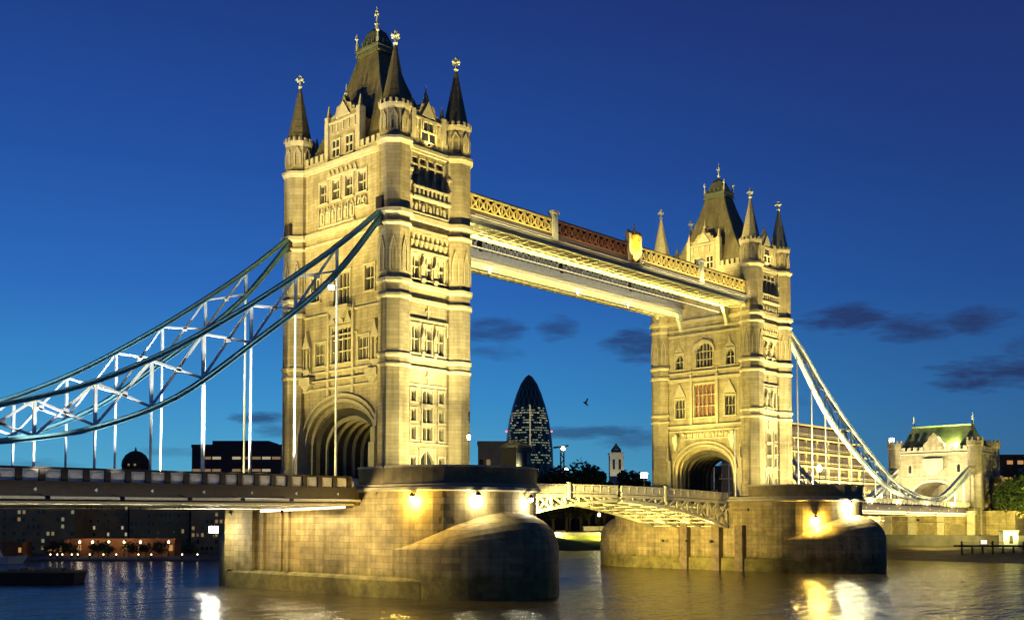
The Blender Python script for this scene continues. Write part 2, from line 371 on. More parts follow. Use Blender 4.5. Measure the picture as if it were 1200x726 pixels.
def niche(P, u, z0, h, w=.9):
    m = MB(); m.fbox(P, u - w / 2, u + w / 2, z0 - .35, z0, 0, .55); m.fpoly(P, [(u - w / 2, z0 - .35), (u + w / 2, z0 - .35), (u, z0 - 1)], 0, .4)
    m.fbox(P, u - w / 2, u - w / 2 + .14, z0, z0 + h * .55, 0, .35); m.fbox(P, u + w / 2 - .14, u + w / 2, z0, z0 + h * .55, 0, .35)
    m.fbox(P, u - .17, u + .17, z0, z0 + h * .4, 0, .35); m.ball(P(u, z0 + h * .47, .2), .17, 6, 4)
    m.fpoly(P, [(u - w / 2 - .1, z0 + h * .55), (u + w / 2 + .1, z0 + h * .55), (u + w * .22, z0 + h * .75), (u, z0 + h), (u - w * .22, z0 + h * .75)], 0, .5)
    return m
def ring(levels, z0, z1, out, t, name='string_course', m=None, taper=0):
    """moulded band round body and turrets"""
    b = MB(); x, y = HX, HY
    b.box(-x - out, x + out, -y - out, y + out, z0, z1)
    for sx in (-1, 1):
        for sy in (-1, 1): b.lathe(sx * TX, sy * TY, [(2.0 + out - taper, z0 + .003), (2.0 + out, z0 + (z1 - z0) * .5), (2.0 + out, z1 + .004)], 8)
    return b.build(name, m or TRIM, t)
def arch_curve(hw, zs, rise, n=18, pw=.85):
    return [(-hw * math.cos(PI * i / n), zs + rise * max(0, math.sin(PI * i / n)) ** pw) for i in range(n + 1)]

def make_tower(name, label, loc, inner_west):
    t = thing(name, label, 'bridge tower', loc); rnd = random.Random(5)
    PW, PS = FW(), FS()
    WH, SH = [], []
    def ww(*a, **k): h, f = window(t, PW, *a, **k); WH.append(h); return f
    def sw(*a, **k): h, f = window(t, PS, *a, **k); SH.append(h); return f
    ZA = 9.8
    # ---- west face openings
    if not inner_west:
        ww(0, 13.5, 3.9, 4.6, 4, 3, 'flat'); ww(-4.3, 13.5, 2.0, 3.0, 3, 2); ww(4.3, 13.5, 2.0, 3.0, 3, 2)
        ww(0, 20.9, 3.2, 4.2, 4, 2); ww(-5.4, 21.9, 1.8, 3.2, 2, 2); ww(5.4, 21.9, 1.8, 3.2, 2, 2)
        for u in (-3.9, -1.3, 1.3, 3.9): ww(u, 34.4, 1.5, 2.7, 2, 2)
    else:
        ww(0, 12.8, 4.4, 6.1, 5, 3, glass=REDBRICK); ww(-5.3, 12.8, 2.1, 3.6, 3, 2); ww(5.3, 12.8, 2.1, 3.6, 3, 2)
        ww(0, 21.9, 3.6, 4.4, 5, 3, 'arch'); ww(-5.4, 21.9, 1.7, 2.9, 2, 2, 'point'); ww(5.4, 21.9, 1.7, 2.9, 2, 2, 'point')
    # ---- river (south) face openings
    sw(0, .05, 2.3, 2.4, 2, 1, 'point'); sw(-2.35, .05, .9, 1.5, 1, 1); sw(2.35, .05, .9, 1.5, 1, 1)
    for z, h in ((3.55, 1.75), (5.7, 1.9)): sw(0, z, 1.65, h, 2, 1)
    sw(0, 8.0, 1.65, 1.7, 2, 1, 'arch')
    for u in (-2.3, 2.3):
        for z, h in ((3.6, 1.6), (5.85, 1.5), (8.2, 1.5)): sw(u, z, .8, h, 1, 1)
    for u in (-2.05, 0, 2.05): sw(u, 14.15, 1.25, 3.5, 2, 2, 'point')
    for u in (-2.05, 0, 2.05): sw(u, 23.2, 1.2, 3.0, 2, 2, 'point')
    LOG = (-2.9, 2.9, 34.4, 38.2); SH.append(LOG)
    # ---- walls
    m = MB()
    m.box(-HX + .62, HX - .62, -HY + .62, HY - .62, ZA, 39.2)
    m.facade(PW, -HY, HY, ZA, 39.3, WH); m.facade(PS, -HX, HX, -2.6, 39.3, SH)
    m.box(HX - .6, HX, -HY + .01, HY - .01, ZA, 39.3); m.box(-HX + .01, HX - .61, HY - .6, HY, ZA, 39.3)
    def gate(hw, zs, rise, x0, x1):
        c = arch_curve(hw, zs, rise); poly = [(-HY + .55, -2.6), (-hw, -2.6)] + c + [(hw, -2.6), (HY - .02, -2.6), (HY - .02, ZA), (-HY + .55, ZA)]
        m.fpoly(lambda u, z, o: (o, u, z), poly, x0, x1)
    A1, A2, A3 = ((7.0, 2.6, 6.0), (6.5, 2.5, 5.45), (5.6, 2.4, 4.7)) if not inner_west else ((5.9, 2.3, 5.0), (5.5, 2.2, 4.6), (5.0, 2.1, 4.1))
    gate(*A1, -HX, -HX + .5); gate(*A2, -HX + .5, -HX + 1.0); gate(*A2, HX - 1.0, HX)
    m.build('wall', STONE, t)
    m = MB(); gate(*A3, -HX + 1.0, HX - 1.0); m.build('passage', SHADE_STONE, t)
    # ---- arch mouldings and vault
    m = MB()
    h1, s1, r1 = A1; m.band(PW, [(-h1, -2)] + arch_curve(h1, s1, r1) + [(h1, -2)], [(-h1 - .32, -2)] + arch_curve(h1 + .32, s1, r1 + .42) + [(h1 + .32, -2)], -.05, .22)
    m.band(PW, arch_curve(h1 + .75, s1 + .1, r1 + .7), arch_curve(h1 + 1.0, s1 + .1, r1 + 1.0), 0, .38)
    m.fbox(PW, -8.2, -7.4, 1.9, 2.75, 0, .45); m.fbox(PW, 7.4, 8.2, 1.9, 2.75, 0, .45)
    m.build('arch_moulding', TRIM, t)
    for k in range(6):
        x = -3.6 + k * 1.45
        MB().band(lambda u, z, o: (o, u, z), [(-A3[0] + .35, -2)] + arch_curve(A3[0] - .4, A3[1], A3[2] - .55) + [(A3[0] - .4, -2)], [(-A3[0] + .01, -2)] + arch_curve(A3[0] - .01, A3[1] + .01, A3[2] - .02) + [(A3[0] - .01, -2)], x, x + .26).build('vault_rib', SHADE_STONE if inner_west else TRIM, t)
    m = MB()
    for u in (-7.6, 7.6):   # gothic pinnacled buttresses flanking the arch
        m.fbox(PW, u - .55, u + .55, -2.4, 3.2, 0, 1.5 if not inner_west else .7); m.fbox(PW, u - .4, u + .4, 3.2, 5, 0, 1.3 if not inner_west else .6)
        q = PW(u, 5, .7); m.lathe(q[0], q[1], [(.5, 5), (.06, 7.2)], 4, PI / 4); m.ball((q[0], q[1], 7.3), .18, 6, 4)
    m.split('buttress', TRIM, t)
    # ---- west face dressings
    if not inner_west:
        m = MB(); m.fbox(PW, -8, 8, 10.35, 10.65, 0, .3); m.fbox(PW, -8, 8, 12.45, 12.75, 0, .28)
        m.fbox(PW, -7.2, 7.2, 11.4, 11.62, 0, .5); m.split('string_course', TRIM, t)
        for u in (-6.6, 6.6):
            m = MB(); m.fbox(PW, u - 1.1, u + 1.1, 11.3, 12.2, 0, .9); m.fpoly(PW, [(u - 1.1, 11.3), (u + 1.1, 11.3), (u + .3, 10.5), (u - .3, 10.5)], 0, .7); m.split('balcony', TRIM, t)
        for u in (-6.85, 6.85): niche(PW, u, 13.3, 5.0, 1.5).build('statue_niche', TRIM, t)
        for u in (-2.45, 2.45):
            m = MB(); m.fbox(PW, u - .2, u + .2, 9.6, 19.4, 0, .35); q = PW(u, 19.4, .18); m.lathe(q[0], q[1], [(.3, 19.4), (.04, 21)], 4, PI / 4); m.split('pilaster', TRIM, t)
        m = MB()
        for u in (-1.6, 0, 1.6): m.fpoly(PW, [(u - .75, 18.5), (u + .75, 18.5), (u + .2, 19.4), (u, 20.2), (u - .2, 19.4)], 0, .4)
        m.fbox(PW, -2.2, 2.2, 20.2, 20.6, 0, 1.0); m.fpoly(PW, [(-1.9, 20.2), (1.9, 20.2), (.9, 19.2), (-.9, 19.2)], 0, .75); m.build('canopy', TRIM, t)
        m = MB(); m.fbox(PW, -8, 8, 19.9, 20.15, 0, .22); m.fbox(PW, -3.2, 3.2, 17.0, 17.2, 0, .2); m.split('string_course', TRIM, t)
        carved(PW, -4.6, 2.6, 31.3, 34.0, 12, rnd).build('carved_relief', TRIM, t); carved(PW, 3.0, 5.0, 32.6, 34.1, 4, rnd, .5).build('carved_relief', TRIM, t)
        m = MB(); m.fbox(PW, -3, 3, 37.35, 37.6, 0, .3)
        for k in range(7): m.fpoly(PW, [(-3 + k * .86, 37.6), (-2.2 + k * .86, 37.6), (-2.6 + k * .86, 38.4)], 0, .2)
        m.split('window_hood', TRIM, t)
    else:
        m = MB(); m.fbox(PW, -8, 8, 11.0, 11.4, 0, .5); m.fbox(PW, -8, 8, 10.2, 10.45, 0, .3); m.fbox(PW, -8, 8, 19.6, 20.1, 0, .35); m.fbox(PW, -8, 8, 21.0, 21.3, 0, .3); m.fbox(PW, -8, 8, 27.9, 28.3, 0, .3); m.split('string_course', TRIM, t)
        carved(PW, -5.2, 5.2, 8.9, 10.2, 16, rnd).build('carved_relief', TRIM, t)
        for u in (-6.0, 6.0):
            m = MB(); m.fbox(PW, u - .5, u + .5, 8.2, 9.4, 0, 1.0); m.fpoly(PW, [(u - .5, 8.2), (u + .5, 8.2), (u + .1, 6.8), (u - .1, 6.8)], 0, .8); m.ball(PW(u, 9.6, .5), .4, 8, 5); m.build('corbel_figure', FINIAL, t)
        for u in (-2.75, 2.75):
            m = MB(); m.fbox(PW, u - .22, u + .22, 11.4, 20.4, 0, .4); q = PW(u, 20.4, .2); m.lathe(q[0], q[1], [(.32, 20.4), (.04, 22)], 4, PI / 4); m.split('pilaster', TRIM, t)
        for u in (-5.3, 5.3):
            m = MB(); m.fpoly(PW, [(u - 1.3, 16.8), (u + 1.3, 16.8), (u, 19.2)], 0, .3); m.split('window_hood', TRIM, t)
        m = MB(); m.band(PW, arch_curve(1.95, 24.6, 1.85, 10), arch_curve(2.35, 24.6, 2.3, 10), 0, .35); m.split('window_hood', TRIM, t)
        for u in (-5.4, 5.4):
            m = MB(); m.fpoly(PW, [(u - 1.0, 25.2), (u + 1.0, 25.2), (u + .2, 26.0), (u, 27.2), (u - .2, 26.0)], 0, .25); m.split('window_hood', TRIM, t)
    # ---- river face dressings
    m = MB(); m.fbox(PS, -3.3, 3.3, 3.0, 3.25, 0, .35); m.fbox(PS, -3.2, 3.2, 10.15, 10.4, 0, .12); m.split('string_course', TRIM, t)
    m = MB(); m.fbox(PS, -.1, .1, 10.2, 11.9, 0, .2); m.fbox(PS, -.42, .42, 11.25, 11.45, 0, .18); m.fbox(PS, -.1, .1, 18.4, 20.0, 0, .2); m.fbox(PS, -.4, .4, 19.3, 19.5, 0, .18); m.split('stone_cross', TRIM, t)
    m = MB(); m.fbox(PS, -3.3, 3.3, 18.1, 18.35, 0, .3); m.fbox(PS, -3.3, -3.05, 16.6, 18.1, 0, .3); m.fbox(PS, 3.05, 3.3, 16.6, 18.1, 0, .3); m.build('drip_mould', TRIM, t)
    for u in (-1.03, 1.03):
        niche(PS, u, 23.3, 2.7, .6).build('statue_niche', TRIM, t); niche(PS, u, 14.3, 3.0, .5).build('statue_niche', TRIM, t)
    m = MB(); m.fbox(PS, -3.3, 3.3, 26.5, 26.75, 0, .35); m.fbox(PS, -3.3, 3.3, 28.7, 28.95, 0, .4)
    for k in range(8):
        for j in range(2):
            u = -2.85 + k * .8 + (j * .2); z = 27.1 + j * .85; m.fpoly(PS, [(u - .26, z + .8), (u + .26, z + .8), (u + .16, z + .3), (u, z), (u - .16, z + .3)], 0, .42)
    m.build('corbel_arcade', TRIM, t)
    carved(PS, -3.0, 3.0, 31.2, 32.9, 10, rnd, .6).build('carved_relief', TRIM, t)
    m = MB(); m.fbox(PS, -3.1, 3.1, 32.95, 33.2, 0, .95); m.fbox(PS, -3.1, 3.1, 34.2, 34.45, 0, .9)
    for k in range(9): m.fbox(PS, -3.0 + k * .7, -2.7 + k * .7, 33.2, 34.2, .45, .85)
    m.split('balcony', TRIM, t)
    m = MB()
    for u in (-1.55, -.2, 1.15, 2.6): m.fbox(PS, u - .14, u + .14, 34.4, 38.2, -.35, .1)
    m.fbox(PS, -2.9, 2.9, 37.2, 37.4, -.34, .05); m.fbox(PS, -2.9, -1.6, 36.0, 36.2, -.33, .3); m.build('loggia_screen', TRIM, t)
    m = MB()
    for u in (-3.25, 3.25):
        m.fbox(PS, u - .22, u + .22, 31.3, 38.6, 0, .5)
        for z in (33, 34.6, 36.2): m.fbox(PS, u - .32, u + .32, z, z + .3, 0, .65)
    m.split('pilaster', TRIM, t)
    # ---- bands round the whole tower
    for z0, z1, o in ((12.15, 12.5, .28), (13.3, 13.7, .34), (20.3, 20.75, .42), (22.1, 22.6, .5), (29.0, 29.35, .4), (30.3, 30.9, .62)):
        if z0 in (12.15, 13.3) or z0 > 28 or z0 in (20.3, 22.1):
            b = MB(); b.fbox(PS, -HX, HX, z0, z1, -.3, o)
            if z0 > 28:
                b.fbox(PW, -HY, HY, z0, z1, -.3, o * .55); b.fbox(FE(), -HY, HY, z0, z1, -.3, o * .55)
            b.fbox(FN(), -HX, HX, z0, z1, -.3, o)
            for sx in (-1, 1):
                for sy in (-1, 1): b.lathe(sx * TX, sy * TY, [(1.99, z0 - .2), (2.02 + o * .6, z0 + .05), (2.02 + o * .6, z1 - .1), (1.95 + o * .3, z1 + .03)], 8)
            b.split('string_course', TRIM, t)
    b = MB(); b.box(-HX - .3, HX + .3, -HY - .3, HY + .3, 38.75, 39.05); b.box(-HX - .55, HX + .55, -HY - .55, HY + .55, 39.05, 39.45)
    for sx in (-1, 1):
        for sy in (-1, 1): b.lathe(sx * TX, sy * TY, [(1.98, 38.6), (2.2, 38.95), (2.36, 39.1), (2.35, 39.42), (2.05, 39.55)], 8)
    b.build('cornice', TRIM, t)
    # ---- turrets
    for sx in (-1, 1):
        for sy in (-1, 1):
            cx, cy = sx * TX, sy * TY
            m = MB(); m.lathe(cx, cy, [(2.18, -2.6), (2.18, .2), (2.0, .55), (2.0, 39.5)], 8); m.lathe(cx, cy, [(1.86, 39.5), (1.86, 43.3)], 8)
            tr = m.build('turret', STONE, t)
            m = MB(); m.lathe(cx, cy, [(1.86, 42.9), (1.98, 43.25), (2.02, 43.55), (1.7, 43.56)], 8)
            for i in range(16):
                a = 2 * PI * (i + .5) / 16; m.beam((cx + 1.84 * math.cos(a), cy + 1.84 * math.sin(a), 43.5), (cx + 1.84 * math.cos(a), cy + 1.84 * math.sin(a), 43.98), .36, .24)
            m.build('turret_cap', TRIM, tr)
            m = MB()
            for i in range(8):       # lancet mouldings on the octagon faces
                a = PI / 4 * i; d = Vector((math.cos(a), math.sin(a), 0)); e = Vector((-d.y, d.x, 0))
                P = (lambda d, e, r0: lambda u, z, o: tuple(Vector((cx, cy, z)) + d * (r0 + o) + e * u))(d, e, 1.848)
                for z0, h in ((23.4, 4.2),):
                    m.band(P, [(-.28, z0), (-.28, z0 + h * .6), (0, z0 + h * .92)], [(-.45, z0), (-.45, z0 + h * .62), (0, z0 + h)], 0, .13)
                    m.band(P, [(.28, z0), (.28, z0 + h * .6), (0, z0 + h * .92)], [(.45, z0), (.45, z0 + h * .62), (0, z0 + h)], 0, .13)
                P2 = (lambda d, e, r0: lambda u, z, o: tuple(Vector((cx, cy, z)) + d * (r0 + o) + e * u))(d, e, 1.718)
                m.band(P2, [(-.3, 40.2), (-.3, 41.8), (0, 42.5)], [(-.48, 40.2), (-.48, 41.9), (0, 42.75)], 0, .14); m.band(P2, [(.3, 40.2), (.3, 41.8), (0, 42.5)], [(.48, 40.2), (.48, 41.9), (0, 42.75)], 0, .14)
            m.split('lancet_moulding', TRIM, tr)
            m = MB().lathe(cx, cy, [(1.72, 43.57), (1.62, 44.2), (.9, 47.6), (.16, 51.2)], 8); m.build('spire', mat('lit_spire', (.42, .37, .24), .7, var=(2, .2)) if inner_west else SLATE, tr)  # far spires paler: their floodlighting is put into the colour
            m = MB(); m.lathe(cx, cy, [(.18, 51.1), (.32, 51.35), (.15, 51.5), (.1, 52.6), (.03, 53.1)], 8)
            m.beam((cx - .48, cy + .02, 52.25), (cx + .48, cy - .02, 52.25), .2, .22); m.beam((cx, cy - .48, 52.27), (cx, cy + .48, 52.27), .2, .2)
            for q in ((.5, 0), (-.5, 0), (0, .5), (0, -.5)): m.ball((cx + q[0], cy + q[1], 52.26), .2, 6, 4)
            m.ball((cx, cy, 52.8), .24, 6, 4); m.build('finial', FINIAL, tr)
    # ---- crenellated parapets
    def cren(P, segs):
        m = MB()
        for a, b in segs:
            m.fbox(P, a, b, 39.45, 40.0, -.1, .3); n = max(1, int((b - a) / .95)); st = (b - a) / n
            for i in range(n): m.fbox(P, a + st * i + st * .2, a + st * i + st * .8, 40.0, 40.85, -.08, .28)
        m.split('crenellation', TRIM, t)
    cren(PW, [(-7.7, -3.55), (3.55, 7.7)]); cren(FE(), [(-7.7, -3.55), (3.55, 7.7)]); cren(PS, [(-3.3, -2.6), (2.6, 3.3)]); cren(FN(), [(-3.3, -2.6), (2.6, 3.3)])
    # ---- dormer gables
    def gable(P, hw, z0, zsh, zap, wins, two=True):
        m = MB(); W_ = [(-hw, z0), (hw, z0), (hw, zsh), (hw * .8, zsh), (hw * .8, zsh + .7), (hw * .5, zsh + .9), (hw * .42, zap - 1.2), (hw * .16, zap - 1.0), (0, zap), (-hw * .16, zap - 1.0), (-hw * .42, zap - 1.2), (-hw * .5, zsh + .9), (-hw * .8, zsh + .7), (-hw * .8, zsh), (-hw, zsh)]
        m.fpoly(P, W_, -.9, -.05); m.fpoly(P, [(-hw, z0), (hw, z0), (hw, zsh - .5), (0, zap - 1.5), (-hw, zsh - .5)], -3.4, -.85)
        d = m.build('dormer', STONE, t)
        m = MB()
        for s_ in (-1, 1):
            u = s_ * hw * .96; m.fbox(P, u - .35, u + .35, z0, zsh + .8, -.7, .25); q = P(u, 0, -.2); m.lathe(q[0], q[1], [(.42, zsh + .8), (.3, zsh + 1.1), (.05, zsh + 2.4)], 4, PI / 4)
        m.fpoly(P, [(-hw * .42, zsh + .3), (hw * .42, zsh + .3), (0, zap - .7)], -.05, .14); m.fbox(P, -hw * .9, hw * .9, zsh - .2, zsh + .05, -.3, .14)
        for s_ in (-1, 1): m.ball(P(s_ * hw * .5, zsh + 1.2, -.4), .3, 6, 4)
        q = P(0, 0, -.45); m.lathe(q[0], q[1], [(.2, zap - .1), (.28, zap + .3), (.1, zap + .6), (.05, zap + 1.5)], 6)
        for k in range(5): m.fbox(P, -hw * .7 + k * hw * .35 - .12, -hw * .7 + k * hw * .35 + .12, zsh - 1.4, zsh - .4, -.1, .12)
        m.build('gable_dressing', TRIM, d)
        for u, z, w, h in wins:
            m = MB(); a, b = u - w / 2, u + w / 2
            for x in (a, u, b): m.fbox(P, x - .1, x + .1, z, z + h, -.1, .12)
            for zz in (z, z + h / 2, z + h): m.fbox(P, a - .12, b + .12, zz - .1, zz + .1, -.12, .14)
            f = m.build('window', TRIM, t); MB().fbox(P, a, b, z, z + h, -.08, -.03).build('pane', GLASS, f)
    gable(PW, 3.3, 39.4, 44.6, 47.6, [(-1.35, 39.9, 1.5, 2.3), (1.35, 39.9, 1.5, 2.3)])
    gable(FE(), 3.3, 39.4, 44.6, 47.6, [])
    gable(PS, 2.65, 39.4, 43.3, 46.3, [(0, 40.4, 2.5, 2.6)])
    gable(FN(), 2.3, 39.4, 42.8, 45.6, [])
    # ---- roof
    m = MB(); sec = [(39.3, 4.7, 8.5), (41.5, 4.25, 7.4), (46, 3.2, 5.1), (50.5, 2.1, 3.1), (54.2, 1.35, 1.9)]
    m.rings([[(-a, -b, z), (a, -b, z), (a, b, z), (-a, b, z)] for z, a, b in sec]); rf = m.build('roof', SLATE, t)
    m = MB()
    for sx in (-1, 1):
        for sy in (-1, 1):
            for i in range(len(sec) - 1): m.tube((sx * sec[i][1], sy * sec[i][2], sec[i][0]), (sx * sec[i + 1][1], sy * sec[i + 1][2], sec[i + 1][0]), .14)
    m.box(-1.75, 1.75, -2.3, 2.3, 54.1, 54.4); m.build('hip_roll', LEAD, rf)
    m = MB(); m.rings([[(-a, -b, z), (a, -b, z), (a, b, z), (-a, b, z)] for z, a, b in ((54.4, 1.6, 2.1), (54.9, 1.75, 2.3), (55.2, 1.7, 2.2), (55.3, 1.3, 1.7), (56.2, 1.15, 1.45), (57.3, .8, 1.0), (57.9, .3, .35))])
    for i in range(5):
        for s_ in (-1, 1): m.box(-1.6 + i * .7, -1.4 + i * .7, s_ * 2.15 - .08, s_ * 2.15 + .08, 55.2, 55.8); m.box(s_ * 1.65 - .08, s_ * 1.65 + .08, -2.0 + i * .9, -1.8 + i * .9, 55.2, 55.8)
    m.build('lantern', LEAD, rf)
    m = MB()
    for sx in (-1, 1):
        for sy in (-1, 1): m.lathe(sx * 1.6, sy * 2.1, [(.16, 55.2), (.1, 56.4), (.26, 56.6), (.05, 57.3)], 6)
    m.build('cresting', FINIAL, rf)
    m = MB(); m.lathe(0, 0, [(.3, 57.7), (.18, 58.3), (.36, 58.6), (.12, 58.9), (.09, 60.3), (.03, 61)], 6); m.beam((-.4, 0, 59.8), (.4, 0, 59.8), .16, .16); m.beam((0, -.4, 59.82), (0, .4, 59.82), .16, .16); m.ball((0, 0, 60.3), .2, 6, 4); m.build('finial', FINIAL, rf)
    return t
D = 83.3
make_tower('bridge_tower', 'tall nearer gothic stone tower with the steel chains running into its land side', (0, 0, 0), False)
make_tower('bridge_tower', 'smaller farther gothic stone tower where the high walkways end above its arch', (D, 0, 0), True)

# ------------------------------------------------------------------ piers
def make_pier(label, cx, west_bays):
    t = thing('bridge_pier', label, 'bridge pier', (cx, -2.2 if cx else 0, 0)); HXp, CY = 10.27, 14.0
    def oval(a, L, n=26, z=0, cyy=CY):
        pts = []
        for s_ in (-1, 1):
            for i in range(n + 1):
                th = PI * i / n; x = -s_ * a * -math.cos(th) * 1.0; y = s_ * (cyy + L * max(0, math.sin(th)) ** .92)
                pts.append((x * (1 if s_ == -1 else 1), y, z))
        return pts
    m = MB(); m.rings([oval(10.95, 10.6, z=-17), oval(10.9, 10.55, z=-12.8), oval(10.75, 10.45, z=-12.55), oval(10.27, 10.07, z=-12.4), oval(10.27, 10.07, z=-9.2)]); m.build('foundation', PIER, t)
    # pointed cutwaters that grow out of the pier flanks, with sloping stone caps against the drum
    for s_ in (-1, 1):
        ts = [PI * i / 40 for i in range(41)]; m = MB(); rows = []
        O = [(10.26 * math.cos(a), s_ * (14 + 14.5 * max(0, math.sin(a)) ** .97)) for a in ts]; I = [(9.9 * math.cos(a), s_ * (14 + 9.7 * math.sin(a))) for a in ts]
        rows.append([(x, y, -17) for x, y in O]); rows.append([(x, y, -9.5) for x, y in O])
        for k in range(9):
            a = PI / 2 * k / 8; u, v = 1 - math.cos(a), math.sin(a)
            rows.append([(o[0] + (q[0] - o[0]) * u, o[1] + (q[1] - o[1]) * u, -9.4 + (.1 + 4.15 * max(0, math.sin(b)) ** 1.5) * v) for o, q, b in zip(O, I, ts)])
        n = len(ts); m.add([p for r in rows for p in r], [(k * n + i, k * n + i + 1, (k + 1) * n + i + 1, (k + 1) * n + i) for k in range(len(rows) - 1) for i in range(n - 1)])
        m.build('cutwater', PIER, t)
    m = MB(); m.rings([oval(10.262, 10.062, z=-9.2), oval(10.2, 10.0, z=-2.9)]); m.build('drum', PIER, t)
    m = MB(); m.rings([oval(10.3, 10.1, z=-2.9), oval(10.75, 10.55, z=-2.75), oval(10.75, 10.55, z=-2.45), oval(10.45, 10.25, z=-2.35)])
    m.rings([oval(10.45, 10.25, z=-2.33), oval(10.62, 10.42, z=-2.1), oval(10.4, 10.2, z=-2.0)]); m.build('cornice', TRIM, t)
    # parapet ring, open where the roadway crosses
    m = MB(); o_, i_ = oval(10.35, 10.15), oval(9.9, 9.7); n = len(o_)
    for k in range(n):
        j = (k + 1) % n
        if abs(o_[k][1]) < 9.4 or abs(o_[j][1]) < 9.4 or (o_[k][1] * o_[j][1] < 0): continue
        a, b, c, d = o_[k], o_[j], i_[j], i_[k]
        m.hexa([(a[0], a[1], -2.1), (b[0], b[1], -2.1), (c[0], c[1], -2.1), (d[0], d[1], -2.1), (a[0], a[1], -.25), (b[0], b[1], -.25), (c[0], c[1], -.25), (d[0], d[1], -.25)])
    for s_ in (-1, 1):
        for sx in (-1, 1): m.box(sx * 10.12 - .25, sx * 10.12 + .25, min(s_ * 9.5, s_ * 14), max(s_ * 9.5, s_ * 14), -2.1, -.26)
    m.split('parapet', PARAP, t)
    m = MB()
    for k in range(n):
        j = (k + 1) % n
        if (o_[k][1] * o_[j][1] < 0): continue
        a, b, c, d = [(p[0] * s2, p[1] * s2) for p, s2 in ((o_[k], 1.012), (o_[j], 1.012), (i_[j], .985), (i_[k], .985))]
        m.hexa([(*a, -.245), (*b, -.245), (*c, -.245), (*d, -.245), (*a, -.02), (*b, -.02), (*c, -.02), (*d, -.02)])
    for s_ in (-1, 1):
        for sx in (-1, 1): m.box(sx * 10.12 - .36, sx * 10.12 + .36, min(s_ * 9.4, s_ * 14), max(s_ * 9.4, s_ * 14), -.25, -.025)
    m.split('coping', TRIM, t)
    m = MB().rings([oval(10.0, 9.8, z=-2.3), oval(10.0, 9.8, z=-1.85)]); m.build('paving', ASPH, t)
    # straight sides: pilasters, recesses and a wall head under the deck
    m = MB()
    for (a, b, o) in west_bays: m.box(-HXp - o, -HXp + .3, a, b, -12.5, -4.45)
    m.box(-HXp - .55, -HXp + .4, -9.6, 17.5, -4.45, -4.0)
    m.split('wall_pilaster', PIER, t)
    m = MB(); m.box(-HXp + .05, HXp - .05, -CY + .3, CY - .3, -9.3, -4.02); m.build('wall', PIER, t)
    return t
make_pier('long stone pier under the nearer tower, lit strip along its side wall', 0, [(11.3, 17.6, .45), (9.3, 9.8, .2), (5.2, 5.6, .3), (3.6, 4.4, .4)])
pt = make_pier('stone pier under the farther tower with lamplit drum and dark fender posts', D, [(4.5, 14, .45)])
for y in (3.0, -3.6, -8.2):
    MB().box(-11.6, -10.4, y - .75, y + .75, -14.8, -6.9).build('fender_post', mat('fender_timber', (.17, .125, .07), .9, var=(1, .4)), pt)

# ------------------------------------------------------------------ suspension chains
def interp(tab, x):
    for (x0, z0), (x1, z1) in zip(tab, tab[1:]):
        if min(x0, x1) <= x <= max(x0, x1): return z0 + (z1 - z0) * (x - x0) / (x1 - x0)
    return tab[-1][1]
def smooth(tab, n=90):
    xs = [tab[0][0] + (tab[-1][0] - tab[0][0]) * i / n for i in range(n + 1)]; zs = [interp(tab, x) for x in xs]
    for _ in range(14): zs = [zs[0]] + [(zs[i - 1] + 2 * zs[i] + zs[i + 1]) / 4 for i in range(1, n)] + [zs[-1]]
    return list(zip(xs, zs))
NT = [(-6.6, 31.0), (-12.8, 25.5), (-18.5, 21.2), (-24.1, 17.1), (-34, 10.6), (-42.6, 6.3), (-50.3, 3.9), (-58, 2.2), (-66, 1.0), (-72, .9), (-80, 4.0), (-93, 12)]
NB = [(-6.6, 30.4), (-12.8, 22.3), (-18.5, 17.2), (-24.1, 13.0), (-30, 8.2), (-34, 5.4), (-42.6, 2.0), (-50.2, .7), (-58, 0), (-66, .2), (-72, .3), (-80, 2.2), (-93, 11)]
FT = [(88.9, 30.9), (95.0, 28.3), (106.3, 19.8), (117, 13.2), (127.3, 7.8), (136, 3.4), (144.1, .8), (156, -1.0), (164, -.9), (168.5, .2), (182, 6.3), (188, 8.6)]
FB = [(88.9, 30.3), (94.7, 26.2), (106.1, 15.4), (115.3, 10.0), (127.1, 4.2), (136, .8), (146, -1.2), (156, -2.2), (164, -1.9), (168.5, -1.4), (182, 4.4), (188, 7.8)]
ROADN = lambda x: -2.6 - max(0, (-x - 10.65)) * .006
ROADF = lambda x: -2.6 - max(0, (x - D - 10.65)) * .006
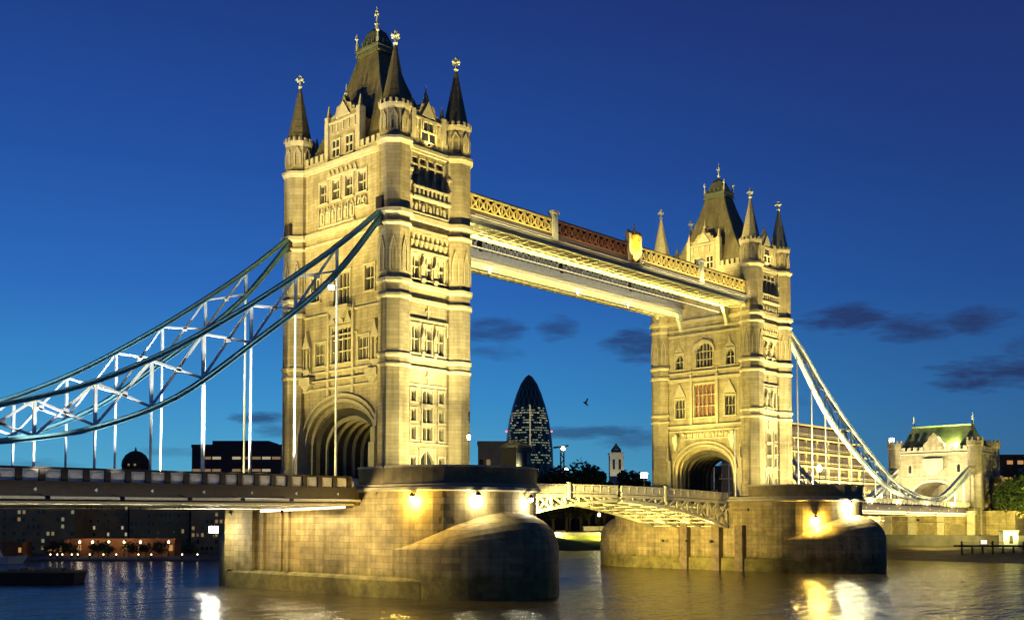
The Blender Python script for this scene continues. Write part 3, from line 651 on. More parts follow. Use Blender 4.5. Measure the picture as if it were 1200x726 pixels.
def make_chain(label, y, T, B, road, x0, step, n, skip, bright):
    t = thing('suspension_chain', label, 'suspension chain', (0, y, 0), group='steel chains of the side spans'); T, B = smooth(T), smooth(B)
    s_ = 1 if T[-1][0] > T[0][0] else -1
    m = MB(); mb = MB()
    for tab, mm in ((T, m), (B, mb)):
        for (a, za), (b, zb) in zip(tab[::2], tab[2::2]):
            for o in (-.3, .3): mm.beam((a, o, za), (b, o, zb), .14, .5)
            mm.beam((a, 0, za + .23), (b, 0, zb + .23), .9, .08); mm.beam((a, 0, za - .23), (b, 0, zb - .23), .9, .08)
    m.build('top_chord', bright, t); mb.build('bottom_chord', bright, t)
    m = MB(); m.box(-.6, .6, -.7, .7, 0, 0) if False else None
    xs = [x0 + s_ * step * i for i in range(n)]
    m = MB(); xx = s_ * 1.0
    zt = T[0][1]; MB().box(T[0][0] - .7, T[0][0] + .7, -.55, .55, zt - 2.2, zt + 1.3).build('anchor_plate', DARKS, t)
    for i, x in enumerate(xs):
        zt, zb = interp(T, x), interp(B, x)
        if zt - zb > .9:
            MB().beam((x, 0, zb), (x, 0, zt), .28, .26).build('strut', WHITE, t)
        if i not in skip and zb > road(x) + .6:
            MB().tube((x, 0, road(x) + .3), (x, 0, zb + .1), .13, 6).build('hanger', WHITE, t)
        if i + 1 < n:
            x2 = xs[i + 1]; zt2, zb2 = interp(T, x2), interp(B, x2)
            if min(zt - zb, zt2 - zb2) > 1.2:
                MB().beam((x, -.1, zb + .2), (x2, -.1, zt2 - .2), .24, .22).build('brace', WHITE, t); MB().beam((x, .12, zt - .2), (x2, .12, zb2 + .2), .24, .22).build('brace', WHITE, t)
                MB().box((x + x2) / 2 - .26, (x + x2) / 2 + .26, -.22, .22, (zt + zb + zt2 + zb2) / 4 - .26, (zt + zb + zt2 + zb2) / 4 + .26).build('gusset', WHITE, t)
    return t
make_chain('blue steel chain truss nearest the viewer, with white lattice, sweeping down past the nearer tower', -9.2, NT, NB, ROADN, -13.4, 5.65, 15, (), IRON)
make_chain('blue chain truss of the nearer span on the side away from the viewer', 9.2, NT, NB, ROADN, -13.4, 5.65, 15, (), IRON)
PALEBLUE = mat('steel_pale_blue', (.76, .8, .74), .45, var=(2, .15))
make_chain('pale lattice chain sweeping down from the far tower, on its river side', -9.2, FT, FB, ROADF, 95.6, 5.65, 17, (), PALEBLUE)
make_chain('pale lattice chain behind the other one on the far side span', 9.2, FT, FB, ROADF, 95.6, 5.65, 17, (), PALEBLUE)

# ------------------------------------------------------------------ side span decks
def make_deck(label, xa, xb, road, lit):
    t = thing('bridge_deck', label, 'bridge deck', ((xa + xb) / 2, 0, 0)); cx = (xa + xb) / 2
    n = 12; m, g, fl, cp = MB(), MB(), MB(), MB()
    for i in range(n):
        a, b = xa + (xb - xa) * i / n, xa + (xb - xa) * (i + 1) / n; za, zb = road(a), road(b); a -= cx; b -= cx
        def slab(mm, y0, y1, t0, t1): mm.hexa([(a, y0, za + t0), (b, y0, zb + t0), (b, y1, zb + t0), (a, y1, za + t0), (a, y0, za + t1), (b, y0, zb + t1), (b, y1, zb + t1), (a, y1, za + t1)])
        slab(m, -9.3, 9.3, -.3, 0)
        for y in (-9.45, 9.45): slab(g, y - .15, y + .15, -1.15, .05); slab(g, y - .42, y + .42, .05, .22)
        for y in (-9.0, -4.5, 0, 4.5, 9.0): slab(fl, y - .4, y + .4, -1.85, -1.6); slab(g, y - .12, y + .12, -1.6, -.3)
        slab(fl, -9.9, -9.05, -1.42, -1.16)
        for y in (-9.45, 9.45): slab(cp, y - .2, y + .2, 1.3, 1.5)
    m.build('road_slab', ASPH, t); g.split('girder', DARKS, t); fl.split('bottom_flange', CREAM, t); cp.split('handrail', DARKS if not lit else CREAM, t)  # lit swaps dark paint for cream: the far span's lamplight in the colour
    k = MB(); npan = int((xb - xa) / 2.05); st = (xb - xa) / npan
    for i in range(npan + 1):
        x = xa + st * i; k.box(x - cx - .28, x - cx + .28, -9.7, -9.2, road(x) + .2, road(x) + 1.32)
    for i in range(npan):
        x = xa + st * (i + .5); z = road(x)
        o = MB().box(x - cx - st / 2 + .3, x - cx + st / 2 - .3, -9.5, -9.38, z + .24, z + 1.28); o.box(x - cx - .5, x - cx + .5, -9.56, -9.49, z + .45, z + 1.08)
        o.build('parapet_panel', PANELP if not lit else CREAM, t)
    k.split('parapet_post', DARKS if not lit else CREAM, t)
    k = MB()
    for i in range(n):
        a, b = xa + (xb - xa) * i / n, xa + (xb - xa) * (i + 1) / n; k.beam((a - cx, 9.45, road(a) + .75), (b - cx, 9.45, road(b) + .75), .15, 1.1)
    k.build('far_parapet', DARKS, t)
    k = MB()
    for i in range(int((xb - xa) / 5.65)):
        x = (-13.4 - i * 5.65) if xa < 0 else (95.6 + i * 5.65); z = road(x)
        k.add([(x - cx, -9.8, z - .75), (x - cx + .17, -9.62, z - .55), (x - cx, -9.8, z - .35), (x - cx - .17, -9.62, z - .55)], [(0, 1, 2, 3)])
    k.split('hanger_plate', WHITE, t)
    return t
make_deck('dark steel road deck with square pale parapet panels, ending at the nearer pier', -96, -5.6, ROADN, False)
make_deck('lamplit far side span deck with railings between the far tower and gatehouse', D + 5.6, 183, ROADF, True)

# ------------------------------------------------------------------ bascules
def make_bascule(label, x0, s_):
    t = thing('bascule_leaf', label, 'bascule bridge leaf', (x0, 0, 0)); L = 30.4
    zb = lambda x: -3.15 - 4.1 * (1 - x / L) ** 1.7; zt = lambda x: -2.6 + .5 * math.sin(min(1, x / L) * PI / 2)
    for y in (-7.6, -2.6, 2.6, 7.6):
        m = MB(); N = 10
        for i in range(N):
            a, b = L * i / N, L * (i + 1) / N
            m.beam((s_ * a, y, zt(a) - .35), (s_ * b, y, zt(b) - .35), .4, .45); m.beam((s_ * a, y, zb(a)), (s_ * b, y, zb(b)), .55, .4)
            if zt(a) - zb(a) > 1.1:
                m.beam((s_ * a, y, zb(a)), (s_ * a, y, zt(a) - .3), .35, .3); m.beam((s_ * a, y, zt(a) - .3), (s_ * b, y, zb(b)), .3, .22)
                if i < 5: m.beam((s_ * b, y + .02, zt(b) - .3), (s_ * a, y + .02, zb(a)), .22, .22)
        m.build('girder', CREAM, t)
    m = MB()
    for i in range(11):
        a = L * i / 10
        if i < 10: b = L * (i + 1) / 10; m.hexa([(s_ * a, -7.4, zt(a) - .3), (s_ * b, -7.4, zt(b) - .3), (s_ * b, 7.4, zt(b) - .3), (s_ * a, 7.4, zt(a) - .3), (s_ * a, -7.4, zt(a)), (s_ * b, -7.4, zt(b)), (s_ * b, 7.4, zt(b)), (s_ * a, 7.4, zt(a))])
    m.build('deck_plate', GREY, t)
    for i in range(10):
        a = L * i / 10 + .4; d = min(1.0, (zt(a) - zb(a)) * .6)
        m = MB(); m.box(s_ * a - .13, s_ * a + .13, -7.4, 7.4, zt(a) - .3 - d, zt(a) - .31); m.box(s_ * a - .32, s_ * a + .32, -7.4, 7.4, zt(a) - .42 - d, zt(a) - .3 - d); m.build('cross_beam', CREAM, t)
        if i < 9: MB().box(s_ * a - .25, s_ * a + .25, -7.35, 7.35, zb(a) - .02, zb(a) + .17).build('bracing', CREAM, t)
    for y in (-7.75, 7.75):
        m = MB()
        for i in range(10):
            a, b = L * i / 10, L * (i + 1) / 10
            m.beam((s_ * a, y, zt(a) + 1.2), (s_ * b, y, zt(b) + 1.2), .3, .2); m.beam((s_ * a, y, zt(a) + .62), (s_ * b, y, zt(b) + .62), .1, .85); m.beam((s_ * a, y, zt(a) + .12), (s_ * b, y, zt(b) + .12), .34, .22)
        for i in range(16): a = L * i / 15; m.beam((s_ * a, y, zt(a)), (s_ * a, y, zt(a) + 1.25), .2, .2)
        a = L * .62; m.box(s_ * a - .22, s_ * a + .22, y - .26, y + .26, zt(a) - .9, zt(a) + 1.6)
        m.split('parapet', CREAM, t)
    return t
make_bascule('cream opening leaf of the roadway hinged at the nearer pier', 10.7, 1)
make_bascule('cream opening leaf of the roadway hinged at the farther pier', D - 10.7, -1)

# ------------------------------------------------------------------ high walkways
def make_walkway(label, y0, y1, front):
    t = thing('high_walkway', label, 'walkway', (D / 2, 0, 32)); cx = D / 2; xa, xb = 6.0 - cx, D - 5.6 - cx; dz = -32
    yo, yi = (y0, y1) if front else (y1, y0)     # outer / inner side
    so = -1 if front else 1
    MB().box(xa, xb, min(y0, y1) + .5, max(y0, y1) - .1, 32.2 + dz, 32.6 + dz).build('floor', CREAM, t)
    m = MB()
    n = int((xb - xa) / 1.9)
    for i in range(n + 1): x = xa + (xb - xa) * i / n; m.box(x - .09, x + .09, min(y0, y1) + .52, max(y0, y1) - .12, 32.02 + dz, 32.2 + dz)
    for y in (min(y0, y1) + 1.4, (y0 + y1) / 2, max(y0, y1) - 1.2): m.box(xa, xb, y - .06, y + .06, 32.06 + dz, 32.21 + dz)
    m.build('floor_joist', CREAM, t)
    m = MB()
    for y, s_ in ((yo, so), (yi, -so)):
        m.box(xa, xb, y - .25, y + .25, 32.15 + dz, 32.5 + dz); m.box(xa, xb, y - .18 + s_ * .1, y + .18 + s_ * .1, 32.5 + dz, 33.2 + dz)
        for k in range(2): m.box(xa, xb, y - .2 + s_ * (.26 + .1 * k), y + .2 + s_ * (.26 + .1 * k), 32.62 + .3 * k + dz, 32.74 + .3 * k + dz)
    m.split('edge_beam', GREY, t)
    m = MB()
    for y, s_ in ((yo, so), (yi, -so)): m.box(xa, xb, y - .14, y + .14, 33.2 + dz, 34.0 + dz)
    m.box(xa, xb, min(y0, y1) + .3, max(y0, y1) - .3, 36.2 + dz, 36.4 + dz)
    m.split('side_panel', DARKS if front else GREY, t)
    posts = [24.4, 43.2, 62.0] if front else [24.4, 43.2, 62.0]
    segs = [6.0] + posts + [D - 5.6]
    for si in range(4):
        for y, s_ in ((yo, so), (yi, -so)):
            a, b = segs[si] - cx + .5, segs[si + 1] - cx - .5; m = MB(); m.beam((a, y, 35.95 + dz), (b, y, 35.95 + dz), .32, .22); m.beam((a, y, 34.1 + dz), (b, y, 34.1 + dz), .3, .2)
            k = max(2, int((b - a) / 1.35)); st = (b - a) / k
            for i in range(k):
                x = a + st * i; m.beam((x, y - .05, 34.15 + dz), (x + st, y - .05, 35.9 + dz), .2, .16); m.beam((x, y + .05, 35.9 + dz), (x + st, y + .05, 34.15 + dz), .2, .16)
                m.box(x - .07, x + .07, y - .1, y + .1, 34.1 + dz, 35.95 + dz); m.box(x + st / 2 - .24, x + st / 2 + .24, y - .12, y + .12, 34.8 + dz, 35.28 + dz)
            m.build('lattice', (RED_BROWN if front and si == 1 else GILT) if s_ == so else GREY, t)
        m = MB(); m.box(segs[si] - cx, segs[si + 1] - cx, min(y0, y1) + 1.2, max(y0, y1) - 1.2, 34.0 + dz, 36.2 + dz); m.build('glazing', GLASS, t)
    if front:
        for x in (posts[0], posts[2]):
            m = MB(); x -= cx; m.box(x - .55, x + .55, yo - .35, yo + .4, 33.0 + dz, 37.1 + dz); m.box(x - .7, x + .7, yo - .5, yo + .5, 36.9 + dz, 37.25 + dz); m.box(x - .3, x + .3, yo - .45, yo - .33, 34.0 + dz, 36.4 + dz); m.build('pedestal', FINIAL, t)
    for s_, x in ((1, xb), (-1, xa)):
        m = MB()
        for y in (yo * .97, yi): m.hexa([(x - s_ * .1, y - .3, 29 + dz), (x + s_ * .1, y - .3, 29 + dz), (x + s_ * .1, y + .3, 29 + dz), (x - s_ * .1, y + .3, 29 + dz), (x - s_ * 1.6, y - .3, 32.1 + dz), (x + s_ * .1, y - .3, 32.1 + dz), (x + s_ * .1, y + .3, 32.1 + dz), (x - s_ * 1.6, y + .3, 32.1 + dz)])
        m.split('bracket', FINIAL, t)
    return t
make_walkway('upper walkway facing the viewer, with lit lattice parapet and gilded crest', -9.5, -4.9, True)
make_walkway('upper walkway behind the other, seen from below with grey lattice', 4.9, 9.5, False)
# gilded crest on the front walkway
t = thing('gilded_crest', 'gilded coat of arms between pale pillars on the middle of the front walkway', 'coat of arms', (43.2, -9.6, 33))
m = MB()
for sx in (-1, 1): m.box(sx * 1.35 - .3, sx * 1.35 + .3, -.35, .45, 0, 4.6); m.lathe(sx * 1.35, .05, [(.5, 4.6), (.42, 4.9), (.1, 5.3)], 4, PI / 4)
m.box(-1.7, 1.7, -.4, .5, -.1, .35); m.build('pillar', TRIM, t)
m = MB(); P = lambda u, z, o: (u, -.05 - o, z)
m.fpoly(P, [(-1.04, 3.7), (-1.04, 1.9), (-.7, 1.0), (0, .4), (.7, 1.0), (1.04, 1.9), (1.04, 3.7)], -.3, .32); m.fbox(P, -.95, .95, 2.3, 2.5, .3, .42); m.fbox(P, -.1, .1, .8, 3.6, .3, .43); m.build('shield', GOLD, t)
m = MB(); m.lathe(0, -.05, [(.75, 3.6), (.85, 3.9), (.95, 4.4), (.5, 4.5)], 10)
for i in range(8): a = 2 * PI * i / 8; m.lathe(.85 * math.cos(a), -.05 + .85 * math.sin(a), [(.16, 4.3), (.04, 5.0)], 4)
m.ball((0, -.05, 4.9), .5, 8, 5); m.ball((0, -.05, 5.6), .2, 6, 4); m.beam((0, -.05, 5.5), (0, -.05, 6.4), .12); m.beam((-.25, -.05, 6.1), (.25, -.05, 6.1), .12); m.build('crown', GOLD, t)
# ------------------------------------------------------------------ placing far things by bearing and distance
CAMP = Vector((-88.359, -105.59, -6.249))
def at(px, d, py=600):
    x, y = (px - 600) / 1248.48, -(py - 557.4) / 1248.48
    fwd = Vector((math.cos(R(YAW)) * math.cos(R(2.437)), math.sin(R(YAW)) * math.cos(R(2.437)), math.sin(R(2.437))))
    rt = Vector((math.sin(R(YAW)), -math.cos(R(YAW)), 0)); up = rt.cross(fwd)
    return CAMP + (fwd + rt * x + up * y) * d
def zat(py, d): return at(600, d, py).z
FACE = R(YAW - 90)        # turns a thing's local -y side to the river

# ------------------------------------------------------------------ gatehouse at the far end of the side span
def make_gatehouse():
    t = thing('gatehouse', 'squat stone gatehouse with a steep roof where the far chains end', 'gatehouse', (185.5, 0, 0))
    PWg = lambda u, z, o: (-o, -u, z); PSg = lambda u, z, o: (u, -10.3 - o, z)
    ZT = 11.6; holes = []
    for u in (-6.2, 6.2):
        h, f = window(t, PWg, u, 6.2, .9, 2.2, 1, 1, 'point'); holes.append(h)
    Sh = []
    for u, z in ((4, 7), (8.5, 7), (4, 2), (8.5, 2)):
        h, f = window(t, PSg, u, z, 1.0, 2.2, 2, 1, 'point'); Sh.append(h)
    m = MB(); m.facade(PWg, -10.3, 10.3, 5, ZT, holes); m.facade(PSg, 0, 13, -3, ZT, Sh)
    m.box(.6, 12.4, -9.7, 9.7, 5, ZT - .1); m.box(12.4, 13, -10.29, 10.3, -3, ZT); m.box(.01, 12.39, 9.7, 10.29, -3, ZT)
    c = arch_curve(5.6, -.3, 4.2); m.fpoly(lambda u, z, o: (o, u, z), [(-9.75, -3), (-5.6, -3)] + c + [(5.6, -3), (9.69, -3), (9.69, 5.0), (-9.75, 5.0)], .003, 12.3)
    m.build('wall', STONE, t)
    m = MB(); m.band(PWg, arch_curve(5.6, -.3, 4.2), arch_curve(6.1, -.3, 4.8), 0, .35); m.build('arch_moulding', TRIM, t)
    m = MB(); m.fbox(PWg, -10.4, 10.4, 10.9, 11.3, 0, .35); m.fbox(PSg, -.2, 13, 10.9, 11.3, 0, .4); m.fbox(PSg, -.2, 13, 4.8, 5.1, 0, .3); m.fbox(PWg, -10.4, 10.4, 4.9, 5.2, 0, .25); m.split('string_course', TRIM, t)
    m = MB()
    for P, a, b in ((PWg, -10.3, 10.3), (PSg, 0, 13)):
        m.fbox(P, a, b, ZT, ZT + .5, -.4, .2); n = int((b - a) / 1.5)
        for i in range(n): st = (b - a) / n; m.fbox(P, a + st * (i + .2), a + st * (i + .8), ZT + .5, ZT + 1.3, -.35, .15)
    m.split('crenellation', TRIM, t)
    for x, y in ((.4, -10.2), (.4, 10.2), (12.6, -10.2)):
        m = MB().lathe(x, y, [(1.75, -15), (1.75, 12.6), (2.0, 12.9), (2.0, 14.0)], 8)
        for i in range(8): a = PI / 4 * i; m.beam((x + 1.75 * math.cos(a), y + 1.75 * math.sin(a), 14), (x + 1.75 * math.cos(a), y + 1.75 * math.sin(a), 14.8), .7, .4)
        m.build('turret', STONE, t)
    m = MB(); m.add([(.9, -9.4, ZT + .1), (.9, 9.4, ZT + .1), (12.1, 9.4, ZT + .1), (12.1, -9.4, ZT + .1), (5.5, -7.6, 18.4), (5.5, 7.6, 18.4), (7.5, 7.6, 18.4), (7.5, -7.6, 18.4)], [(0, 1, 5, 4), (1, 2, 6, 5), (2, 3, 7, 6), (3, 0, 4, 7), (4, 5, 6, 7), (3, 2, 1, 0)])
    rf = m.build('roof', mat('green_lit_slate', (.24, .27, .11), .6, var=(.6, .3)), t); m = MB(); m.box(5.3, 7.7, -7.7, 7.7, 18.38, 18.75)  # green floodlight on the roof is put into the slate colour
    m.build('ridge', mat('ridge_copper', (.3, .36, .16), .6), rf)
    for y in (-7.6, 7.6): MB().lathe(6.5, y, [(.3, 18.7), (.12, 19.6), (.3, 20), (.06, 21.6)], 6).build('finial', FINIAL, rf)
    m = MB(); m.fpoly(PWg, [(-2.6, ZT), (2.6, ZT), (2.6, 13.6), (1.6, 14.4), (1.2, 15.4), (0, 16.4), (-1.2, 15.4), (-1.6, 14.4), (-2.6, 13.6)], -1.2, .1); m.fpoly(PWg, [(-2.3, ZT), (2.3, ZT), (0, 15.4)], -5, -1.19)
    m.build('dormer', STONE, t)
    m = MB(); m.fpoly(PWg, [(-2.6, 9.8), (2.6, 9.8), (2.6, 7.2), (1, 5.6), (-1, 5.6), (-2.6, 7.2)], 0, .9); m.build('oriel', TRIM, t)
    # river abutment below the road
    m = MB(); m.box(-4, 14, -11.5, 11.5, -15.8, -3.0)
    m.build('abutment', PIER, t)
    m = MB()
    for y in (-10.6, -3.2, 4.2, 10.4): m.box(-4.6, -3.9, y - .9, y + .9, -15.8, -4)
    m.box(-4.8, -3.9, -11.8, 11.8, -4.6, -3.6); m.split('buttress', TRIM, t)
    m = MB(); PW2 = lambda u, z, o: (-4 - o, -u, z)
    for u in (-6.9, -.6, 7): m.fpoly(PW2, [(u - 2, -12.5)] + [(u + a, z) for a, z in arch_curve(2, -9, 2.2, 8)] + [(u + 2, -12.5)], 0, .06)
    m.split('blind_arch', mat('arch_stone', (.2, .16, .09), .85, var=(1, .3)), t)
    m = MB(); m.box(0, 15, -19.5, -11.6, -15.8, -4.2); m.box(-.3, 15.2, -19.8, -11.55, -4.2, -3.6); m.box(9, 13, -15, -11.65, -4, 5); m.build('wing_wall', PIER, t)
    return t
make_gatehouse()

def flood(label, loc, target, watts, cone, blend=.6, color=WARM, size=.35, lens=None, group='floodlights aimed at the stonework', emit_dir=None):
    t = thing('floodlight', label, 'floodlight', loc, 0, group); d = (Vector(target) - Vector(loc)).normalized()
    MB().beam(-d * size * 1.2, -d * .05, size * 1.7, size * 1.3).build('housing', BLACK, t)
    MB().beam(-d * .05, d * .02, size * 1.5, size * 1.1).build('lens', lens or BULB, t)
    MB().tube((0, 0, -size * 1.4), tuple(-d * size * .6), .05).build('bracket', BLACK, t)
    spot(tuple(d * .3), Vector(target) - Vector(loc), watts, cone, blend, color, .25, t)
    return t
# ------------------------------------------------------------------ far buildings
def glow(name, c, s): return mat(name, (.08, .07, .05), .4, emit=c, emis=s)
LITW = glow('office_light', (1, .84, .5), .4); LITD = glow('dim_window', (1, .65, .3), .22); LITG = glow('cool_window', (.85, 1, .6), .2); LITO = glow('orange_window', (1, .5, .16), .5)
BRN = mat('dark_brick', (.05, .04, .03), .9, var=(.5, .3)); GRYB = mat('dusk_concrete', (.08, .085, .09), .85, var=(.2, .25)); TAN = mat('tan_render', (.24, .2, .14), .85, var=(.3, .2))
def block(name, label, px0, px1, pytop, d, depth, zb, m, rows, cols, p, lits, cat='building', group=None, wh=.5, ww_=.55, rz=None, roof=None, band=False):
    a, b = at(px0, d), at(px1, d); w = (b - a).length; c = (a + b) / 2; h = zat(pytop, d) - zb
    t = thing(name, label, cat, (c.x, c.y, zb), FACE if rz is None else rz, group); rnd = random.Random(int(px0 * 7 + pytop))
    MB().box(-w / 2, w / 2, 0, depth, 0, h).build('wall', m, t)
    k = MB().box(-w / 2 - .2, w / 2 + .2, -.25, depth + .2, h, h + h * .03 + .2)
    if roof: k.box(-w * roof, w * roof, depth * .2, depth * .8, h + .3, h * 1.09)
    k.build('roof', m, t)
    n = 0; rh = h / (rows + .4); cw = w / cols
    for j in range(rows):
        for i in range(cols):
            z = rh * (j + .45); x = -w / 2 + cw * (i + .5)
            on = rnd.random() < p
            if n >= 95: break
            if on or rnd.random() < .25:
                n += 1; MB().box(x - cw * ww_ / 2, x + cw * ww_ / 2, -.06, .05, z, z + rh * wh).build('window', rnd.choice(lits) if on else GLASS, t)
    return t
# bullet-shaped office tower
d = 1200; c = at(620, d); H_ = zat(438, d) - ZN; r0 = (at(649, d) - at(592, d)).length / 2
t = thing('office_tower', 'bullet-shaped glass skyscraper with lit floors between the two bridge towers', 'skyscraper', (c.x, c.y, ZN), FACE)
prof = [(.80, 0), (.90, .12), (.97, .25), (1.0, .38), (.98, .5), (.92, .6), (.82, .7), (.68, .79), (.52, .87), (.34, .94), (.15, .985), (.02, 1)]
def gher(nt, b, g):
    N = nt.nodes.new; L = nt.links.new; tcd = N('ShaderNodeTexCoord'); sp = N('ShaderNodeSeparateXYZ'); L(tcd.outputs['Object'], sp.inputs[0])
    at2 = N('ShaderNodeMath'); at2.operation = 'ARCTAN2'; L(sp.outputs[1], at2.inputs[0]); L(sp.outputs[0], at2.inputs[1])
    outs = []
    for s_ in (1, -1):
        a = N('ShaderNodeMath'); a.operation = 'MULTIPLY_ADD'; L(at2.outputs[0], a.inputs[0]); a.inputs[1].default_value = 18 / (2 * PI) ; k = N('ShaderNodeMath'); k.operation = 'MULTIPLY'; L(sp.outputs[2], k.inputs[0]); k.inputs[1].default_value = s_ / 21; L(k.outputs[0], a.inputs[2])
        f = N('ShaderNodeMath'); f.operation = 'PINGPONG'; L(a.outputs[0], f.inputs[0]); f.inputs[1].default_value = .5
        q = N('ShaderNodeMath'); q.operation = 'LESS_THAN'; L(f.outputs[0], q.inputs[0]); q.inputs[1].default_value = .06; outs.append(q.outputs[0])
    mx = N('ShaderNodeMath'); mx.operation = 'MAXIMUM'; L(outs[0], mx.inputs[0]); L(outs[1], mx.inputs[1])
    c2 = N('ShaderNodeMix'); c2.data_type = 'RGBA'; L(mx.outputs[0], c2.inputs[0]); c2.inputs[6].default_value = (.04, .05, .045, 1); c2.inputs[7].default_value = (.30, .30, .22, 1); L(c2.outputs[2], b.inputs['Base Color'])
MB().lathe(0, 0, [(r0 * a, H_ * b) for a, b in prof], 36).build('facade', mat('diagrid_glass', (.02, .03, .03), .35, spec=.25, build=gher), t, smooth=True)
rnd = random.Random(3); tab = [(b, a) for a, b in prof]
def rad(f):
    for (b0, a0), (b1, a1) in zip(tab, tab[1:]):
        if b0 <= f <= b1: return r0 * (a0 + (a1 - a0) * (f - b0) / (b1 - b0))
    return r0
nfl = 0; rest = MB()
for j in range(24):
    f0 = .78 - j * .0165; dens = .85 if j in (3, 4, 9, 10, 15, 16, 20) else .4 if j > 1 else .12
    a = -PI / 2 - 1.0 + rnd.uniform(-.2, .1)
    while a < -PI / 2 + 1.0:
        da = rnd.uniform(.03, .14)
        if rnd.random() < dens:
            m = MB() if nfl < 96 else rest; n = max(1, int(da / .09)); f1 = f0 + .008
            for i in range(n):
                b0, b1 = a + da * i / n, a + da * (i + 1) / n
                m.add([((rad(f) + .4) * math.cos(b), (rad(f) + .4) * math.sin(b), H_ * f) for f, b in ((f0, b0), (f0, b1), (f1, b1), (f1, b0))], [(0, 1, 2, 3)])
            if nfl < 96: m.build('lit_floor', rnd.choice([LITW, LITG, LITG]), t)
            nfl += 1
        a += da + .03
struct(rest.build('lit_floor', LITG, t), 'stuff')
m = MB()
for i in range(12): f = .34 + i * .037; f1 = f + .034; q = lambda f: (.8, -(rad(f) + .6), H_ * f); m.beam(q(f), q(f1), 1.3, .5)
m.build('lit_stairwell', LITW, t)
for s_ in (-1, 1): MB().ball((s_ * r0 * .93, -1, H_ * .62), 1.0, 6, 4).build('warning_light', glow('red_light', (1, .1, .15), 4), t)

block('warehouse', 'plain brown flat-roofed block between the near tower and the bullet-shaped skyscraper', 560, 601, 521, 260, 14, -14, TAN, 3, 5, .15, [LITD])
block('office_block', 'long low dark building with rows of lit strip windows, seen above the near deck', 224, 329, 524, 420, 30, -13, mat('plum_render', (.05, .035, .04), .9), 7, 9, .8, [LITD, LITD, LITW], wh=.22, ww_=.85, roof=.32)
# dome
d = 420; c = at(158, d); r = (at(174, d) - at(143, d)).length / 2; z0 = zat(546, d)
t = thing('domed_hall', 'small dark domed building on the skyline above the deck railing', 'domed building', (c.x, c.y, -13), FACE)
MB().lathe(0, 0, [(r, 0), (r, z0 + 13)], 16).build('wall', BRN, t)
MB().lathe(0, 0, [(r * 1.04, z0 + 13), (r * .98, z0 + 13 + r * .45), (r * .75, z0 + 13 + r * .85), (r * .4, z0 + 13 + r * 1.1), (.3, z0 + 13 + r * 1.2)], 16).build('dome', BRN, t, smooth=True)
MB().lathe(0, 0, [(.5, z0 + 13 + r * 1.15), (.3, z0 + 13 + r * 1.35), (.05, z0 + 13 + r * 1.5)], 6).build('finial', BRN, t)
for x in (-.15, .3): MB().box(x * r - .35, x * r + .35, -r * 1.05, -r * .9, z0 + 13, z0 + 13.8).build('window', LITD, t)
# church tower
d = 430; c = at(723, d); w = (at(731, d) - at(715, d)).length; zt = zat(532, d)
t = thing('church_tower', 'pale square church tower with a small lead cupola on the skyline', 'church', (c.x, c.y, ZN), FACE)
CH = mat('church_stone', (.42, .4, .34), .85, var=(.5, .2))
MB().box(-w / 2, w / 2, 0, w, 0, zt - ZN).build('wall', CH, t)
MB().box(-w * .56, w * .56, -.4, w * 1.05, zt - ZN, zt - ZN + .8).build('cornice', CH, t)
MB().lathe(0, w / 2, [(w * .4, zt - ZN + .8), (w * .38, zt - ZN + 2.2), (w * .22, zt - ZN + 3.2), (.12, zt - ZN + 4.8)], 8).build('cupola', LEAD, t)
for x in (-.22, .22): MB().box(w * x - .5, w * x + .5, -.1, .1, zt - ZN - 6, zt - ZN - 2).build('window', GLASS, t)
MB().box(-w * 3, -w / 2 - .02, 1, w * 1.2, 0, zt * .3 + 5).build('nave', GRYB, t)
p = at(716, 405); flood('added floodlight on the far bank lighting the pale church tower', (p.x, p.y, ZN + 7.5), (c.x, c.y, 18), 30000, 70, .7, (1, .92, .6), .3, GLASS)  # added lamp that turns the church tower pale
# construction crane with lamps
d = 600; c = at(659, d); ztop = zat(524, d)
t = thing('tower_crane', 'dark slender mast with two bright lamps beside the bullet-shaped skyscraper', 'crane', (c.x, c.y, ZN), FACE)
m = MB(); H2 = ztop - ZN
for sx in (-.9, .9):
    for sy in (-.9, .9): m.beam((sx, sy, 0), (sx, sy, H2), .7)
for i in range(14): m.beam((-.9 if i % 2 else .9, -.9, H2 * i / 14), (.9 if i % 2 else -.9, -.9, H2 * (i + 1) / 14), .5)
m.build('mast', BLACK, t); m = MB(); m.beam((-5, 0, H2), (3.5, 0, H2 + 1.2), 1.1, 1); m.box(-3, 3, -1.3, 1.3, H2 * .55, H2 * .58); m.split('jib', BLACK, t)
for x, z in ((.4, H2 - .5), (2.2, H2 * .72)): MB().ball((x, -1.6, z), 1.05, 8, 5).build('lamp', LENSW, t)

block('office_block', 'dark block glimpsed through the farther tower arch', 836, 900, 548, 420, 16, -9.6, BRN, 5, 8, .25, [LITD, LITO])
